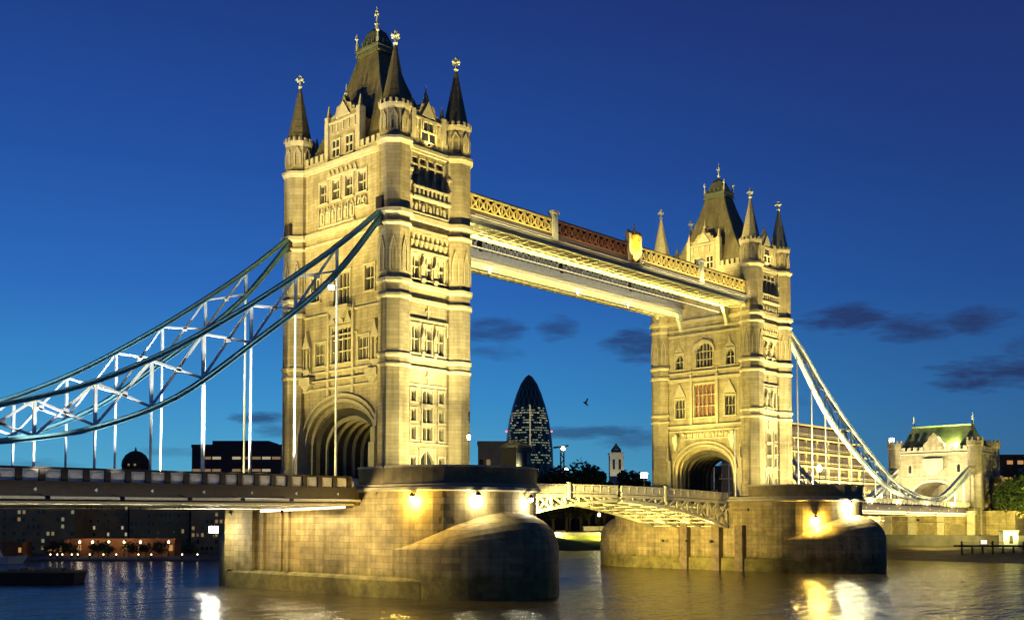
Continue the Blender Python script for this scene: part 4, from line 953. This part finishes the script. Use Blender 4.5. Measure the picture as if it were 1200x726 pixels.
# glazed terraced offices behind the far side span
t = thing('terrace_block', 'long brown terraced building with lit pale floor edges behind the far chain', 'building', (186, 40, -6))
MB().box(-16, 77, -.6, 14, -4, -.01).build('podium', TAN, t)
DIMB = glow('brown_window', (1, .7, .4), .2)
ends = [76, 70, 63, 56, 48, 42, 36]
for j in range(7):
    z = j * 3.95; x1 = ends[j] + 1; m = MB(); m.box(-16, x1, -.9, 14, z + 3.6, z + 3.95); m.box(-16, x1, -.97, -.87, z + 1.0, z + 1.16); m.box(-16, x1, -.96, -.88, z + .55, z + .63)
    m.build('floor_slab', mat('pale_slab', (.5, .45, .34), .8, var=(.3, .2)), t)
    m = MB(); m.box(-15.5, x1 - 1, .5, 13.5, z, z + 3.6); m.build('wall', mat('brown_cladding', (.2, .15, .11), .8, var=(.3, .25)), t)
    for i in range(12):
        x = -14 + (x1 + 13) * i / 12; k = random.random()
        MB().box(x, x + (x1 + 13) / 12 * .9, .38, .52, z + .5, z + 3.0).build('window', (LITO if j < 3 else LITD) if k < (.55 if j < 3 else .3) else DIMB, t)
m = MB()
for i in range(12): x = -13.6 + i * 7; m.box(x - .3, x + .3, -.6, -.1, 0, (6 if x < 38 else 4 if x < 48 else 2.5) * 3.95 - .1)
m.split('column', mat('pale_slab', (.46, .41, .32), .8), t)
for k, x in enumerate((6, 30, 44)): MB().lathe(x, 5, [(.2, 27.6), (.12, 33 - k), (.04, 37 - k * 2)], 6).build('flagpole', FINIAL, t)

# dark riverside blocks under and behind the side span, far left
BRN2 = mat('brown_brick', (.32, .21, .10), .9, var=(.3, .3))
bl = [('office_block', 'broad dark office block with rows of small lights behind the moored barge', -60, 88, 560, 275, 20, 10, 26, .1, [LITW, LITD, LITG]),
      ('office_block', 'dark riverside block with a lit corner window strip below the deck', 92, 150, 566, 282, 20, 10, 14, .1, [LITW, LITD]),
      ('warehouse', 'dim olive-brown warehouse beside the near pier, almost without lit windows', 152, 222, 569, 278, 20, 8, 14, .02, [LITD]),
      ('warehouse', 'brown warehouse with lit windows half hidden behind the near pier', 224, 300, 573, 272, 20, 9, 14, .16, [LITD])]
for nm, lb, a, b, top, d, dep, ro, co, p, li in bl: block(nm, lb, a, b, top, d, dep, ZQ, BRN2 if nm == 'office_block' else mat('olive_brick', (.2, .16, .09), .9, var=(.3, .3)), ro, co, p, li)
ORB = mat('orange_render', (.32, .12, .04), .85, var=(.4, .3))
def pavilion(label, px0, px1, pyt, d, nb):
    t = block('riverside_pavilion', label, px0, px1, pyt, d, 5, ZQ, ORB, 1, nb, .45, [LITO], cat='pavilion', wh=.5)
    return t
pavilion('small lit orange pavilion behind the moored launch', 4, 27, 636, 246, 4)
pavilion('short brightly lit orange pavilion with a green canopy beside it', 56, 76, 634, 249, 3)
pavilion('long low orange brick pavilion with a row of globe lamps', 80, 205, 632, 252, 14)
def lamp_post(label, x, y, z, h, big=.22, watts=0, group=None, lens=BULB, bracket=False):
    t = thing('street_lamp', label, 'street lamp', (x, y, z), 0, group)
    MB().lathe(0, 0, [(.2, 0), (.2, .3), (.09, .5), (.06, h - .35), (.12, h - .25)], 8).build('post', BLACK, t)
    MB().lathe(0, 0, [(big * .6, h - .25), (big, h), (big * 1.05, h + big * 1.2), (big * .3, h + big * 1.9)], 8).build('lantern', lens, t)
    MB().lathe(0, 0, [(big * 1.2, h + big * 1.9), (.05, h + big * 2.8)], 8).build('cap', BLACK, t)
    if watts:
        d = bpy.data.lights.new('lamp_light', 'POINT'); d.energy = watts; d.color = (1, .8, .5); d.shadow_soft_size = .6; o = bpy.data.objects.new('lamp_light', d); COL.objects.link(o); o.parent = t; o.location = (0, -.1, h + big * 3.4)
    return t
for i, px in enumerate((94, 109, 128, 146, 165, 198)):
    p = at(px, 249.5); lamp_post(ORD[i] + ' small globe lamp along the orange riverside pavilion, counted from the barge end', p.x, p.y, ZQ, 3.2, .24, 120, 'globe lamps on the far quay')
for i, px in enumerate((60, 68, 74, 85, 92, 106, 122, 137, 163, 178, 214, 232)):
    p = at(px, 236); t = thing('bollard', ORD[i] + ' knee-high bollard light on the far quay, counted from the barge end', 'bollard', (p.x, p.y, ZQ), 0, 'bollard lights on the far quay')
    MB().lathe(0, 0, [(.2, 0), (.16, .7)], 6).build('post', BLACK, t); MB().lathe(0, 0, [(.14, .7), (.15, .9), (.05, 1.0)], 6).build('lens', BULB, t)

# ------------------------------------------------------------------ trees and shrubs
BARK = mat('bark', (.06, .045, .03), .9)
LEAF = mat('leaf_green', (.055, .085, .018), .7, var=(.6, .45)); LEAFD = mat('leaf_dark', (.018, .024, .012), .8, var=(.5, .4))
def tree(label, x, y, z, h, r, leafm, n=900, ls=.45, name='broadleaf_tree', cat='tree', group=None, seed=0, trunk=.35):
    rnd = random.Random(seed * 13 + int(x * 3)); t = thing(name, label, cat, (x, y, z), 0, group); m = MB()
    m.tube((0, 0, 0), (rnd.uniform(-.2, .2), 0, h * .45), h * .03, 7, h * .018); tips = []
    for i in range(7):
        a = rnd.uniform(0, 2 * PI); q = (r * .6 * math.cos(a), r * .6 * math.sin(a), h * rnd.uniform(.5, .9)); m.tube((0, 0, h * rnd.uniform(.25, .42)), q, h * .012, 5, h * .004); tips.append(q)
    m.build('trunk', BARK, t)
    m = MB(); cl = [(r * .75 * rnd.uniform(0, 1) ** .5 * math.cos(a), r * .75 * rnd.uniform(.2, 1) * math.sin(a), h * rnd.uniform(trunk + .1, .92), r * rnd.uniform(.25, .48)) for a in [rnd.uniform(0, 2 * PI) for _ in range(13)]]
    for i in range(n):
        c = rnd.choice(cl); v = Vector((rnd.gauss(0, 1), rnd.gauss(0, 1), rnd.gauss(0, .8))).normalized() * c[3] * rnd.uniform(.55, 1.1); p = Vector(c[:3]) + v
        a = Vector((rnd.gauss(0, 1), rnd.gauss(0, 1), rnd.gauss(0, 1))).normalized() * ls * rnd.uniform(.6, 1.3); b = a.orthogonal().normalized() * ls * rnd.uniform(.4, .9)
        m.add([p - a, p + b, p + a, p - b], [(0, 1, 2, 3)])
    m.build('crown', leafm, t, recalc=False); return t
p = at(1188, 262); tree('lamplit yellow-green tree above the white kiosk by the jetty', p.x, p.y, ZN, 14, 6.2, LEAF, 2600, .42, seed=1)
p = at(1216, 268); tree('taller dim green tree behind the lamplit one by the jetty', p.x, p.y, ZN, 16, 7, LEAF, 2200, .45, seed=2)
p = at(1176, 300); tree('dark tree behind the lamplit one beside the gatehouse', p.x, p.y, ZN, 15, 5.5, LEAFD, 1500, .5, seed=3)
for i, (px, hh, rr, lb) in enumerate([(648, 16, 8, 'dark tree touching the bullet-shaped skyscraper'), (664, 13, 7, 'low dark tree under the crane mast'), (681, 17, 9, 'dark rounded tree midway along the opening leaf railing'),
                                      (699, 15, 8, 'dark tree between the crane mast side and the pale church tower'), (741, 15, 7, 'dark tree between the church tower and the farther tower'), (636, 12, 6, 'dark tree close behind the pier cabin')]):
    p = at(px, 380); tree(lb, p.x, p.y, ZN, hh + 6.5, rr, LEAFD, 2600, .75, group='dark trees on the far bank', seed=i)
for i, px in enumerate((-30, 62, 74, 84, 116, 127, 152, 172, 190, 222)):
    p = at(px, 240); tree(ORD[i] + ' small clipped green tree on the far quay, counted from the launch end', p.x, p.y, ZQ, 3.4, 2.2, LEAF, 340, .3, 'small_tree', group='small trees on the far quay', seed=i)
for i, (px, d, top) in enumerate(((648, 372, 600), (668, 378, 606), (690, 374, 603), (708, 378, 598))):
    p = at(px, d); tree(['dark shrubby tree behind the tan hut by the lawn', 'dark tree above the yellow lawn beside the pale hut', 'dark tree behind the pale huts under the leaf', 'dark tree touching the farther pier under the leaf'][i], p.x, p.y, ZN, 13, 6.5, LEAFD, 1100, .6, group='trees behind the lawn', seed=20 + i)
block('garden_hut', 'tan flat-roofed hut beside the floodlit lawn, below the opening leaf', 643, 662, 622, 350, 6, -9.7, TAN, 1, 3, .4, [LITD])
block('garden_hut', 'pale flat-roofed hut above the floodlit lawn, nearest the farther pier', 684, 722, 617, 356, 6, -9.4, mat('pale_hut', (.4, .37, .3), .8, var=(.4, .2)), 1, 4, .3, [LITD])
p = at(702, 349); lamp_post('twin lamp in front of the pale hut beyond the lawn', p.x, p.y, -9.6, 5.2, .5, 500)
for px, tgt in ((650, 678), (716, 695)):
    p = at(px, 322); q = at(tgt, 328); flood('floodlight on the lawn bank, nearer the %s' % ('tan hut' if px < 700 else 'farther pier'), (p.x, p.y, -9.2), (q.x, q.y, -12), 30000, 120, .7, (1, .82, .2), .3, GLASS, 'lawn floodlights')
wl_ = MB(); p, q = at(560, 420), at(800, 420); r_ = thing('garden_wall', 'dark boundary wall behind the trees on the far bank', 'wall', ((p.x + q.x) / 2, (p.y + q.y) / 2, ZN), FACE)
MB().box(-42, 42, 0, 1, -1, 16).build('wall', mat('blackish_brick', (.03, .025, .022), .9), r_)  # near-black brown brick

# ------------------------------------------------------------------ boats and river things
p = at(51, 147); dirv = Vector((.68, -.74, 0)); ang = math.atan2(dirv.y, dirv.x)
t = thing('barge', 'dark flat work barge moored on the blue water before the far quay', 'barge', (p.x, p.y, ZW), ang)
HULL = mat('barge_hull', (.03, .022, .02), .6, var=(1, .4))
MB().rings([[(-5.0, -1.9, -.3), (5.0, -1.9, -.3), (5.0, 1.9, -.3), (-5.0, 1.9, -.3)], [(-5.3, -2.1, 1.5), (5.3, -2.1, 1.5), (5.3, 2.1, 1.5), (-5.3, 2.1, 1.5)]]).build('hull', HULL, t)
m = MB(); m.box(-5.4, 5.4, -2.2, -1.95, 1.5, 1.75); m.box(-5.4, 5.4, 1.95, 2.2, 1.5, 1.75); m.box(-5.4, -5.1, -1.94, 1.94, 1.51, 1.74); m.box(5.1, 5.4, -1.94, 1.94, 1.51, 1.74); m.build('gunwale', mat('barge_rail', (.16, .13, .09), .7), t)
m = MB(); rnd = random.Random(4)
for i in range(9): x = -4.2 + i * .95; m.box(x, x + rnd.uniform(.4, .9), -1.2, rnd.uniform(.2, 1.4), 1.45, 1.7 + rnd.uniform(.1, .55))
m.build('deck_gear', mat('deck_gear', (.22, .18, .11), .7, var=(2, .5)), t)
p = at(2, 215); t = thing('motor_launch', 'pale launch moored behind the dark barge', 'boat', (p.x, p.y, ZW), math.atan2(-.74, .68))
MB().rings([[(-6, -1.2, -.3), (2, -1.2, -.3), (4.2, 0, -.3), (2, 1.2, -.3), (-6, 1.2, -.3)], [(-6.2, -1.7, 1.3), (2.4, -1.7, 1.4), (5.6, 0, 1.75), (2.4, 1.7, 1.4), (-6.2, 1.7, 1.3)]]).build('hull', mat('boat_white', (.6, .6, .58), .4), t)
m = MB(); m.rings([[(-5, -1.1, 1.3), (0, -1.1, 1.35), (0, 1.1, 1.35), (-5, 1.1, 1.3)], [(-4.8, -.95, 2.7), (-.7, -.95, 2.7), (-.7, .95, 2.7), (-4.8, .95, 2.7)]]); m.build('cabin', mat('boat_white', (.6, .6, .58)), t)
for i, px in enumerate((145, 163)):
    p = at(px, 148); t = thing('mooring_buoy', ['white mooring buoy on the water, nearer the barge', 'white mooring buoy on the water, nearer the pier'][i], 'buoy', (p.x, p.y, ZW), 0, 'mooring buoys')
    MB().ball((0, 0, .15), .42, 10, 6).build('float', mat('boat_white', (.6, .6, .58)), t, smooth=True); MB().tube((0, 0, .5), (0, 0, .8), .05).build('ring_post', BLACK, t)
# bird
p = at(686, 120, 473); t = MB(); b = t
b.rings([[(x, r * math.cos(a), r * math.sin(a)) for a in [2 * PI * i / 6 for i in range(6)]] for x, r in ((-.5, .02), (-.35, .05), (0, .1), (.25, .08), (.4, .02))])
b.hexa([(-.12, .06, 0), (.15, .06, 0), (.1, .6, .28), (-.1, .6, .28), (-.12, .06, .03), (.15, .06, .03), (.1, .6, .31), (-.1, .6, .31)]); b.hexa([(-.12, -.06, 0), (.15, -.06, 0), (.1, -.6, .28), (-.1, -.6, .28), (-.12, -.06, .03), (.15, -.06, .03), (.1, -.6, .31), (-.1, -.6, .31)])
o = b.build('gull', mat('gull_grey', (.06, .06, .06), .7)); o.location = p; o.rotation_euler = (R(50), R(-35), R(100)); o.scale = (.95, .95, .95); tag(o, 'dark gull flying in the blue sky beside the skyscraper', 'bird')
# jetty
p0, p1 = at(1122, 238), at(1290, 238); L2 = (p1 - p0).length
t = thing('jetty', 'dark timber jetty on piles over the muddy foreshore', 'jetty', (p0.x, p0.y, -15), FACE); TIM = mat('jetty_timber', (.05, .04, .03), .9, var=(1, .4))
m = MB(); m.box(0, L2, -1.5, 2.5, 3.1, 3.5); m.build('deck', TIM, t)
for i in range(14): x = .3 + i * L2 / 14; MB().tube((x, -1.3, 0), (x, -1.3, 4.4 if i % 3 == 0 else 3.1), .22, 7).build('pile', TIM, t)
m = MB(); m.box(0, L2, -1.46, -1.36, 1.2, 1.45); m.box(0, L2, -1.45, -1.38, 4.0, 4.1); m.box(0, L2, -1.44, -1.39, 3.75, 3.8); m.build('rail', TIM, t)
p = at(1184, 250); t = thing('kiosk', 'small white square kiosk beyond the jetty, under the lit tree', 'kiosk', (p.x, p.y, -11.5), FACE)
MB().box(-1.7, 1.7, 0, 2.4, -2, 2.9).build('wall', mat('boat_white', (.6, .6, .58)), t); MB().box(-1.9, 1.9, -.2, 2.6, 2.9, 3.15).build('roof', GREY, t); MB().box(-.4, .5, -.05, .05, .1, 2.0).build('door', BRN, t)
p = at(1195, 246); flood('added floodlight on the foreshore edge lighting the yellow-green tree', (p.x - 4, p.y - 4, -7), (p.x + 8, p.y + 9, 0), 34000, 110, .6, (1, .9, .25), .3, GLASS, 'added garden floodlights')  # fixture added to hold the light on the tree
p = at(1152, 243); t = thing('box_lamp', 'small lit white sign box on the jetty rail', 'lamp', (p.x, p.y, -11.5), FACE); MB().box(-.8, .8, -.1, .2, 0, 1.1).build('housing', BLACK, t); MB().box(-.7, .7, -.16, -.1, .1, 1.0).build('lens', mat('sign_glow', (1, 1, 1), emit=(1, .85, .6), emis=1.6), t)
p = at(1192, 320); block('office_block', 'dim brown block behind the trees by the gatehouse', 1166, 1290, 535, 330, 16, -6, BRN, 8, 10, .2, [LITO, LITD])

# ------------------------------------------------------------------ lamps on the bridge
# tower floodlights standing behind the pier parapets and on the road deck
for cx, k, nm in ((0, 1.0, 'nearer'), (D, 1.05, 'farther')):
    for sx, w_ in ((-1, 'left'), (1, 'right')):
        flood('broad floodlight on the %s pier, lighting the tower foot beside its %s turret' % (nm, ('landward', 'inner')[(sx > 0) ^ (cx > 0)]), (cx + sx * 5, -21.5, -1.1), (cx + sx * 1, -10, 7), 17000 * k, 95, .9, PALE)
        flood('floodlight on the %s pier, aimed halfway up beside the %s turret' % (nm, ('landward', 'inner')[(sx > 0) ^ (cx > 0)]), (cx + sx * 3.2, -22.2, -1.1), (cx + sx * 1, -10, 19), 46000 * k, 46, .8, PALE)
        flood('narrow floodlight on the %s pier, aimed at the tower top over the %s turret' % (nm, ('landward', 'inner')[(sx > 0) ^ (cx > 0)]), (cx + sx * 1.6, -22.8, -1.1), (cx + sx * .5, -10, 37), 105000 * k, 30, .8, WARM)
for y in (-8.6, 8.6):
    flood('floodlight on the near road deck, lighting the nearer arch, on the %s side' % ('river' if y < 0 else 'city'), (-19, y, -2.2), (-5.4, y * .6, 9), 5800, 80, .9, WARM)
    flood('floodlight on the near road deck, aimed high on the nearer tower, on the %s side' % ('river' if y < 0 else 'city'), (-27, y, -2.2), (-5.4, y * .4, 22), 42000, 54, .8, WARM)
    flood('floodlight on the near road deck, aimed at the nearer tower roof, on the %s side' % ('river' if y < 0 else 'city'), (-56, y, -2.2), (-3, y * .4, 42), 200000, 34, .8, WARM)
    flood('floodlight on the farther leaf, lighting the arch of the farther tower, on the %s side' % ('river' if y < 0 else 'city'), (66, y * .78, -1.3), (76.9, y * .9, 9), 5500, 90, .9, GOLDL)
    flood('floodlight on the farther leaf, aimed high on the farther tower, on the %s side' % ('river' if y < 0 else 'city'), (58, y * .78, -1.2), (76.9, y * .35, 20), 42000, 60, .8, GOLDL)
    flood('floodlight by the farther arch, washing its carved frieze, on the %s side' % ('river' if y < 0 else 'city'), (73.5, y * .72, -1.6), (76.9, y * .25, 9.5), 6500, 80, .8, (1, .78, .15))
for y in (-8.6, 8.6):
    pass
for cx, nm, k in ((0, 'nearer', 1), (D, 'farther', 1.2)):  # ledge lamps added to brighten turret tops and roofs the lower floods miss
    for sx in (-1, 1): flood('added ledge floodlight on the %s tower, lighting the %s river turret' % (nm, ('landward', 'inner')[(sx > 0) ^ (cx > 0)]), (cx + sx * .9, -11.0, 39.75), (cx + sx * 4.4, -9.6, 45.5), 420 * k, 120, .9, WARM, .16, GLASS, 'added ledge floodlights')
    for sx in (-1, 1): flood('added ledge uplight at the foot of the %s tower %s corner drum' % (nm, ('landward', 'inner')[(sx > 0) ^ (cx > 0)]), (cx + sx * 5.1, -12.15, 39.5), (cx + sx * 5.1, -11.5, 43), 170 * k, 140, .9, WARM, .12, GLASS, 'added ledge floodlights')
    flood('added ledge floodlight on the river face of the %s tower, lighting its roof' % nm, (cx, -11.1, 39.75), (cx, -3, 50), 700 * k, 110, .9, WARM, .16, GLASS, 'added ledge floodlights')
for y in (-8.6, 8.6):
    flood('added floodlight on the far walkway end, lighting the farther roof, on the %s side' % ('river' if y < 0 else 'city'), (61, y * .8, 36.6), (D - 3, 0, 47), 24000, 70, .8, WARM)  # pair added on the walkway to brighten the farther roof
# the suspension chains, lit white from the deck
for i, x in enumerate((-21, -27, -33, -40, -47, -55)):
    t = flood(ORD[i] + ' white floodlight bracketed outside the near deck, counted from the nearer tower', (x, -11.5, ROADN(x) - 1.2), (x + .3, -9.3, interp(NT, x)), 1500 + 190 * (interp(NB, x) + 6) ** 2, 60, .9, (1, .95, .82), .22, GLASS, 'chain floodlights')
    MB().beam((0, .1, -.05), (0, 1.95, .3), .08).build('arm', DARKS, t)
    flood(ORD[i] + ' white floodlight on the near road deck, counted from the nearer tower', (x, 4.5, ROADN(x) + .5), (x - .5, 9.2, interp(NB, x) + 2), 2500 + 80 * (interp(NB, x) + 6) ** 2, 80, .9, COOL, .25, group='chain floodlights')
for i, x in enumerate((98, 112, 126, 140, 156, 172)):
    flood(ORD[i] + ' white floodlight under the pale far chain, counted from the farther tower', (x, -11.6, ROADF(x) - 1.4), (x - .5, -9.3, interp(FB, x) + 2), 900 + 110 * (interp(FB, x) + 5) ** 2, 110, .9, PALE, .25, group='chain floodlights')
t = flood('dazzling white floodlight clamped to the near chain in front of the tower', (-14.6, -9.75, 20.1), (-40, -40, 10), 1500, 120, .8, COOL, .4, LENSW)
# walkway soffits: lamp trays along the inner edges
def strip(label, p, q, r, watts, direction, col, lens=TUBE, wid=.3):
    p, q = Vector(p), Vector(q); c = (p + q) / 2; t = thing('strip_light', label, 'strip light', c); m = MB().tube(p - c, q - c, r, 6); m.build('tube', lens, t)
    dn = Vector(direction).normalized(); MB().beam(p - c - dn * r * 2.4, q - c - dn * r * 2.4, r * 2.2, r * 1.2).build('tray', GREY, t)
    a = area((0, 0, 0), direction, watts, (q - p).length, wid, col, (q - p).normalized(), t); a.location = dn * (r + .06); return t
strip('long lamp tray under the inner edge of the front upper walkway', (7, -4.3, 31.2), (76, -4.3, 31.2), .07, 8500, (0, -.78, .62), (1, .80, .20))
strip('added lamp tray on the front walkway, facing the rear walkway lattice', (7, -4.05, 32.3), (76, -4.05, 32.3), .03, 3600, (0, .985, .17), (1, .9, .62), GREY)  # added source that brightens the rear walkway's inner side
strip('long lamp tray under the inner edge of the rear upper walkway', (7, 4.3, 31.2), (76, 4.3, 31.2), .07, 4600, (0, .78, .62), (1, .80, .20))
strip('lamp tray below the lattice of the front walkway beside the nearer tower', (7.2, -11.0, 32.9), (23.6, -11.0, 32.9), .04, 900, (0, .35, .94), (1, .8, .28))
strip('added dim lamp tray below the reddish middle lattice of the front walkway', (25.5, -11.0, 32.9), (41, -11.0, 32.9), .04, 420, (0, .35, .94), (1, .72, .3), GREY)  # weak source added to lift the darker middle lattice
strip('lamp tray below the lattice of the front walkway between the gilded crest and farther tower', (45.5, -11.0, 32.9), (75.5, -11.0, 32.9), .04, 2000, (0, .35, .94), (1, .82, .32))
strip('white strip light on the side wall of the nearer pier', (-11.5, 8.2, -4.95), (-11.5, -8.5, -4.6), .16, 1500, (-.25, 0, -1), (1, .85, .5), mat('strip_bright', (1, 1, 1), emit=(1, .9, .6), emis=1.5))
strip('lamp tray along the lower edge of the near road deck', (-90, -7.4, -5.3), (-13, -7.4, -4.85), .015, 7000, (0, -.75, .66), (1, .85, .5), GREY, .2)
strip('added lamp tray outside the near deck, lighting its parapet panels', (-90, -11.3, -4.2), (-12.5, -11.3, -3.8), .015, 300, (0, .72, .69), (1, .9, .68), GREY, .15)  # added only to brighten the parapet panels
strip('added lamp tray outside the far deck, lighting its railings', (94, -11.4, -4.3), (180, -11.4, -4.7), .015, 4200, (0, .72, .69), (1, .84, .42), GREY, .15)  # added like the near one, to brighten the far railings
strip('added lamp tray on the ground before the terraced building', (180, 33, -6), (238, 33, -6), .06, 90000, (0.05, .5, .86), WARM, GREY, 1.0)  # added fill for the terrace facade, with a tray as its fixture
strip('lamp tray along the lower edge of the far road deck', (95, -8.6, -6.0), (178, -8.6, -6.4), .05, 5200, (0, -.4, .92), (1, .8, .4), GREY, .2)
for i, (x, y, z) in enumerate(((9.5, -2.0, 30.9), (27, 5.4, 31.6), (48, 5.4, 31.6), (62, 5.4, 31.6))):
    t = thing('bulkhead_lamp', ['bright white lamp under the walkways close to the nearer tower', 'small lamp under the rear walkway, nearest the nearer tower', 'small lamp under the middle of the rear walkway', 'small lamp under the rear walkway towards the farther tower'][i], 'lamp', (x, y, z))
    MB().ball((0, 0, 0), .3 if i == 0 else .2, 8, 5).build('lens', LENSW, t); MB().tube((0, 0, .1), (0, 0, .7 if i else 1.4), .06).build('stem', BLACK, t)
t = flood('floodlight on an arm below the gilded crest', (43.2, -11.3, 33.0), (43.2, -9.6, 36), 5600, 80, .6, (1, .72, .16), .16)
MB().beam((0, 0, -.1), (0, 1.5, -.1), .08).build('arm', BLACK, t)
# pier wall lamps
def wall_lamp(label, p, n, watts, lens, color, s_=.28, down=True):
    t = thing('wall_lamp', label, 'wall lamp', p, 0, 'lamps on the pier walls'); n = Vector((n[0], n[1], 0)).normalized()
    MB().beam((0, 0, .1), tuple(-n * .9), .09).build('arm', BLACK, t); MB().lathe(0, 0, [(s_ * 1.1, 0), (s_ * 1.2, .15), (.1, .4)], 8).build('hood', BLACK, t)
    MB().lathe(0, 0, [(s_ * .3, -s_ * 1.6), (s_ * .9, -s_), (s_ * 1.0, -.01)], 8).build('lens', lens, t)
    if watts:
        d = bpy.data.lights.new('lamp_light', 'POINT'); d.energy = watts; d.color = color; d.shadow_soft_size = .2; o = bpy.data.objects.new('lamp_light', d); COL.objects.link(o); o.parent = t; o.location = (n.x * .1, n.y * .1, -s_ * 2 - .1)
    return t
def drum(cx, deg, off, z): a = R(deg); return (cx + (10.2 + off) * math.sin(a), -14 - (2.2 if cx else 0) - (10.0 + off) * math.cos(a), z), (math.sin(a), -math.cos(a))
for lb, cx, deg, z, w_, ln, cl in [('yellow wall lamp on the nearer pier drum, beside its cap', 0, -66, -3.5, 2600, LENSY, (1, .66, .12)), ('pale wall lamp on the nearer pier drum, above the dome', 0, -27, -3.4, 1100, LENSW, (1, .88, .5)),
                                   ('white wall lamp on the nearer pier drum, closest to the opening leaf', 0, 14, -3.6, 900, LENSW, (1, .92, .65)), ('yellow wall lamp on the farther pier drum', D, -50, -5.6, 5000, LENSY, (1, .66, .12)), ('pale wall lamp above the dome of the farther pier', D, -14, -3.2, 4200, LENSW, (1, .9, .5))]:
    p, n = drum(cx, deg, .8, z); wall_lamp(lb, p, n, w_, ln, cl)
t = flood('dazzling white floodlight on the far end of the nearer pier wall', (-11.9, 18.4, -7.3), (-40, -20, -12), 3200, 150, .8, (1, .92, .68), .75, LENSW)
spot((-2.6, -.7, .3), (.4, -3.5, -1.2), 2600, 150, .9, (1, .88, .5), .3, t)
flood('added floodlight under the near deck, washing the side wall of the nearer pier', (-19, 3, -5.2), (-10.7, 2, -10), 6500, 130, .9, (1, .75, .28), .25, GLASS)  # added under the deck to warm the pier's side wall
flood('added floodlight under the left deck, washing the rounded end of the nearer pier', (-20, -8.6, -5.2), (-8, -17, -9), 13000, 110, .9, (1, .78, .34), .25, GLASS)  # second added wash, for the pier's rounded end
# under the opening leaves, and on the river side of the far pier
for y in (-5, 0, 5):
    flood('yellow floodlight on the nearer pier under the leaf, %s from the river side' % ORD[int(y / 5 + 1)], (11.8, y, -9.4), (21, y, -3.2), 5000, 84, .8, GOLDL, .25, GLASS)
    flood('yellow floodlight on the farther pier under the leaf, %s from the river side' % ORD[int(y / 5 + 1)], (D - 12.4, y - .4, -9.6), (D - 22, y, -3.0), 7500, 84, .8, GOLDL, .25, GLASS)
flood('added low floodlight under the nearer leaf, aimed across the water at the farther pier', (10.9, 1.0, -9.6), (71.6, 6, -9.0), 200000, 36, .8, (1, .78, .24), .3, GLASS)  # added to reach the dark end of the farther pier
flood('added floodlight on the nearer pier aimed across the water at the farther pier wall', (11.2, -12.6, -4.8), (71.6, 0, -7), 190000, 38, .8, (1, .78, .24), .3, GLASS)  # added source for the golden light on the farther pier wall
flood('floodlight on the nearer pier aimed across the water at the opening leaf railing', (11.4, -11.2, -4.8), (56, -7.6, -2), 13000, 50, .8, (1, .82, .36), .3, GLASS)
flood('added floodlight on the farther pier aimed along the far deck railings', (92, -19, -1.2), (140, -9.5, -2.6), 60000, 46, .8, WARM, .3, GLASS)  # added to brighten the side of the far deck
flood('floodlight under the far deck lighting the stone river abutment', (160, -6, -5.9), (183, -6, -9), 30000, 110, .8, GOLDL, .3, GLASS)
# gatehouse
for y in (-8.4, 8.4): flood('floodlight on the far road deck lighting the gatehouse front, %s side' % ('river' if y < 0 else 'city'), (168, y, -2.2), (186, y * .3, 8), 42000, 80, .8, (1, .9, .5), .3)
flood('floodlight on the gatehouse wing wall lighting its river side', (188, -25, -3.2), (191, -10, 5), 60000, 110, .8, GOLDL, .3)
flood('floodlight behind the gatehouse parapet lighting its roof', (186.6, -5.5, 12.4), (191, 1, 17), 26000, 150, .8, (.9, 1, .4), .2)
flood('dazzling floodlight on the corner turret of the gatehouse roof', (185.2, 10.8, 15.2), (100, -60, -5), 2200, 140, .8, (1, .95, .75), .8, LENSW)
# street lamps on the bridge
lamp_post('black street lamp standing on the nearer pier at the river foot of the tower', 1.9, -15.2, -1.85, 5.6, .24, 0)
lamp_post('bright street lamp on the farther pier', D + 9.2, -15, -1.85, 5.0, .42, 900, None, LENSW)
t = flood('dazzling lamp on the roadway before the farther tower arch', (71.9, 9.3, 2.2), (-60, -90, -4), 2600, 150, .8, (1, .92, .65), .8, LENSW)
MB().tube((0, 0, -4.2), (0, 0, -.4), .12).build('post', BLACK, t)
t = thing('signal_post', 'thin white pole in front of the farther tower arch', 'pole', (71.3, -10.2, -2)); MB().lathe(0, 0, [(.16, 0), (.1, 11.4)], 8).build('pole', WHITE, t); MB().ball((0, 0, 11.5), .22, 6, 4).build('ball_top', FINIAL, t)
t = thing('pier_cabin', 'small dark cabin on the nearer pier, by the opening leaf', 'cabin', (6.0, -19.2, -1.85)); MB().box(-1.3, 1.3, -1.2, 1.2, 0, 4.4).build('wall', BLACK, t); MB().lathe(0, 0, [(1.95, 4.4), (2.0, 4.6), (.3, 5.5)], 4, PI / 4).build('roof', LEAD, t); MB().box(-.5, .5, -1.24, -1.19, .1, 2.2).build('door', BLACK, t)
for x in (-.8, .8): MB().box(x - .35, x + .35, -1.25, -1.2, 2.4, 3.8).build('window', GLASS, t)
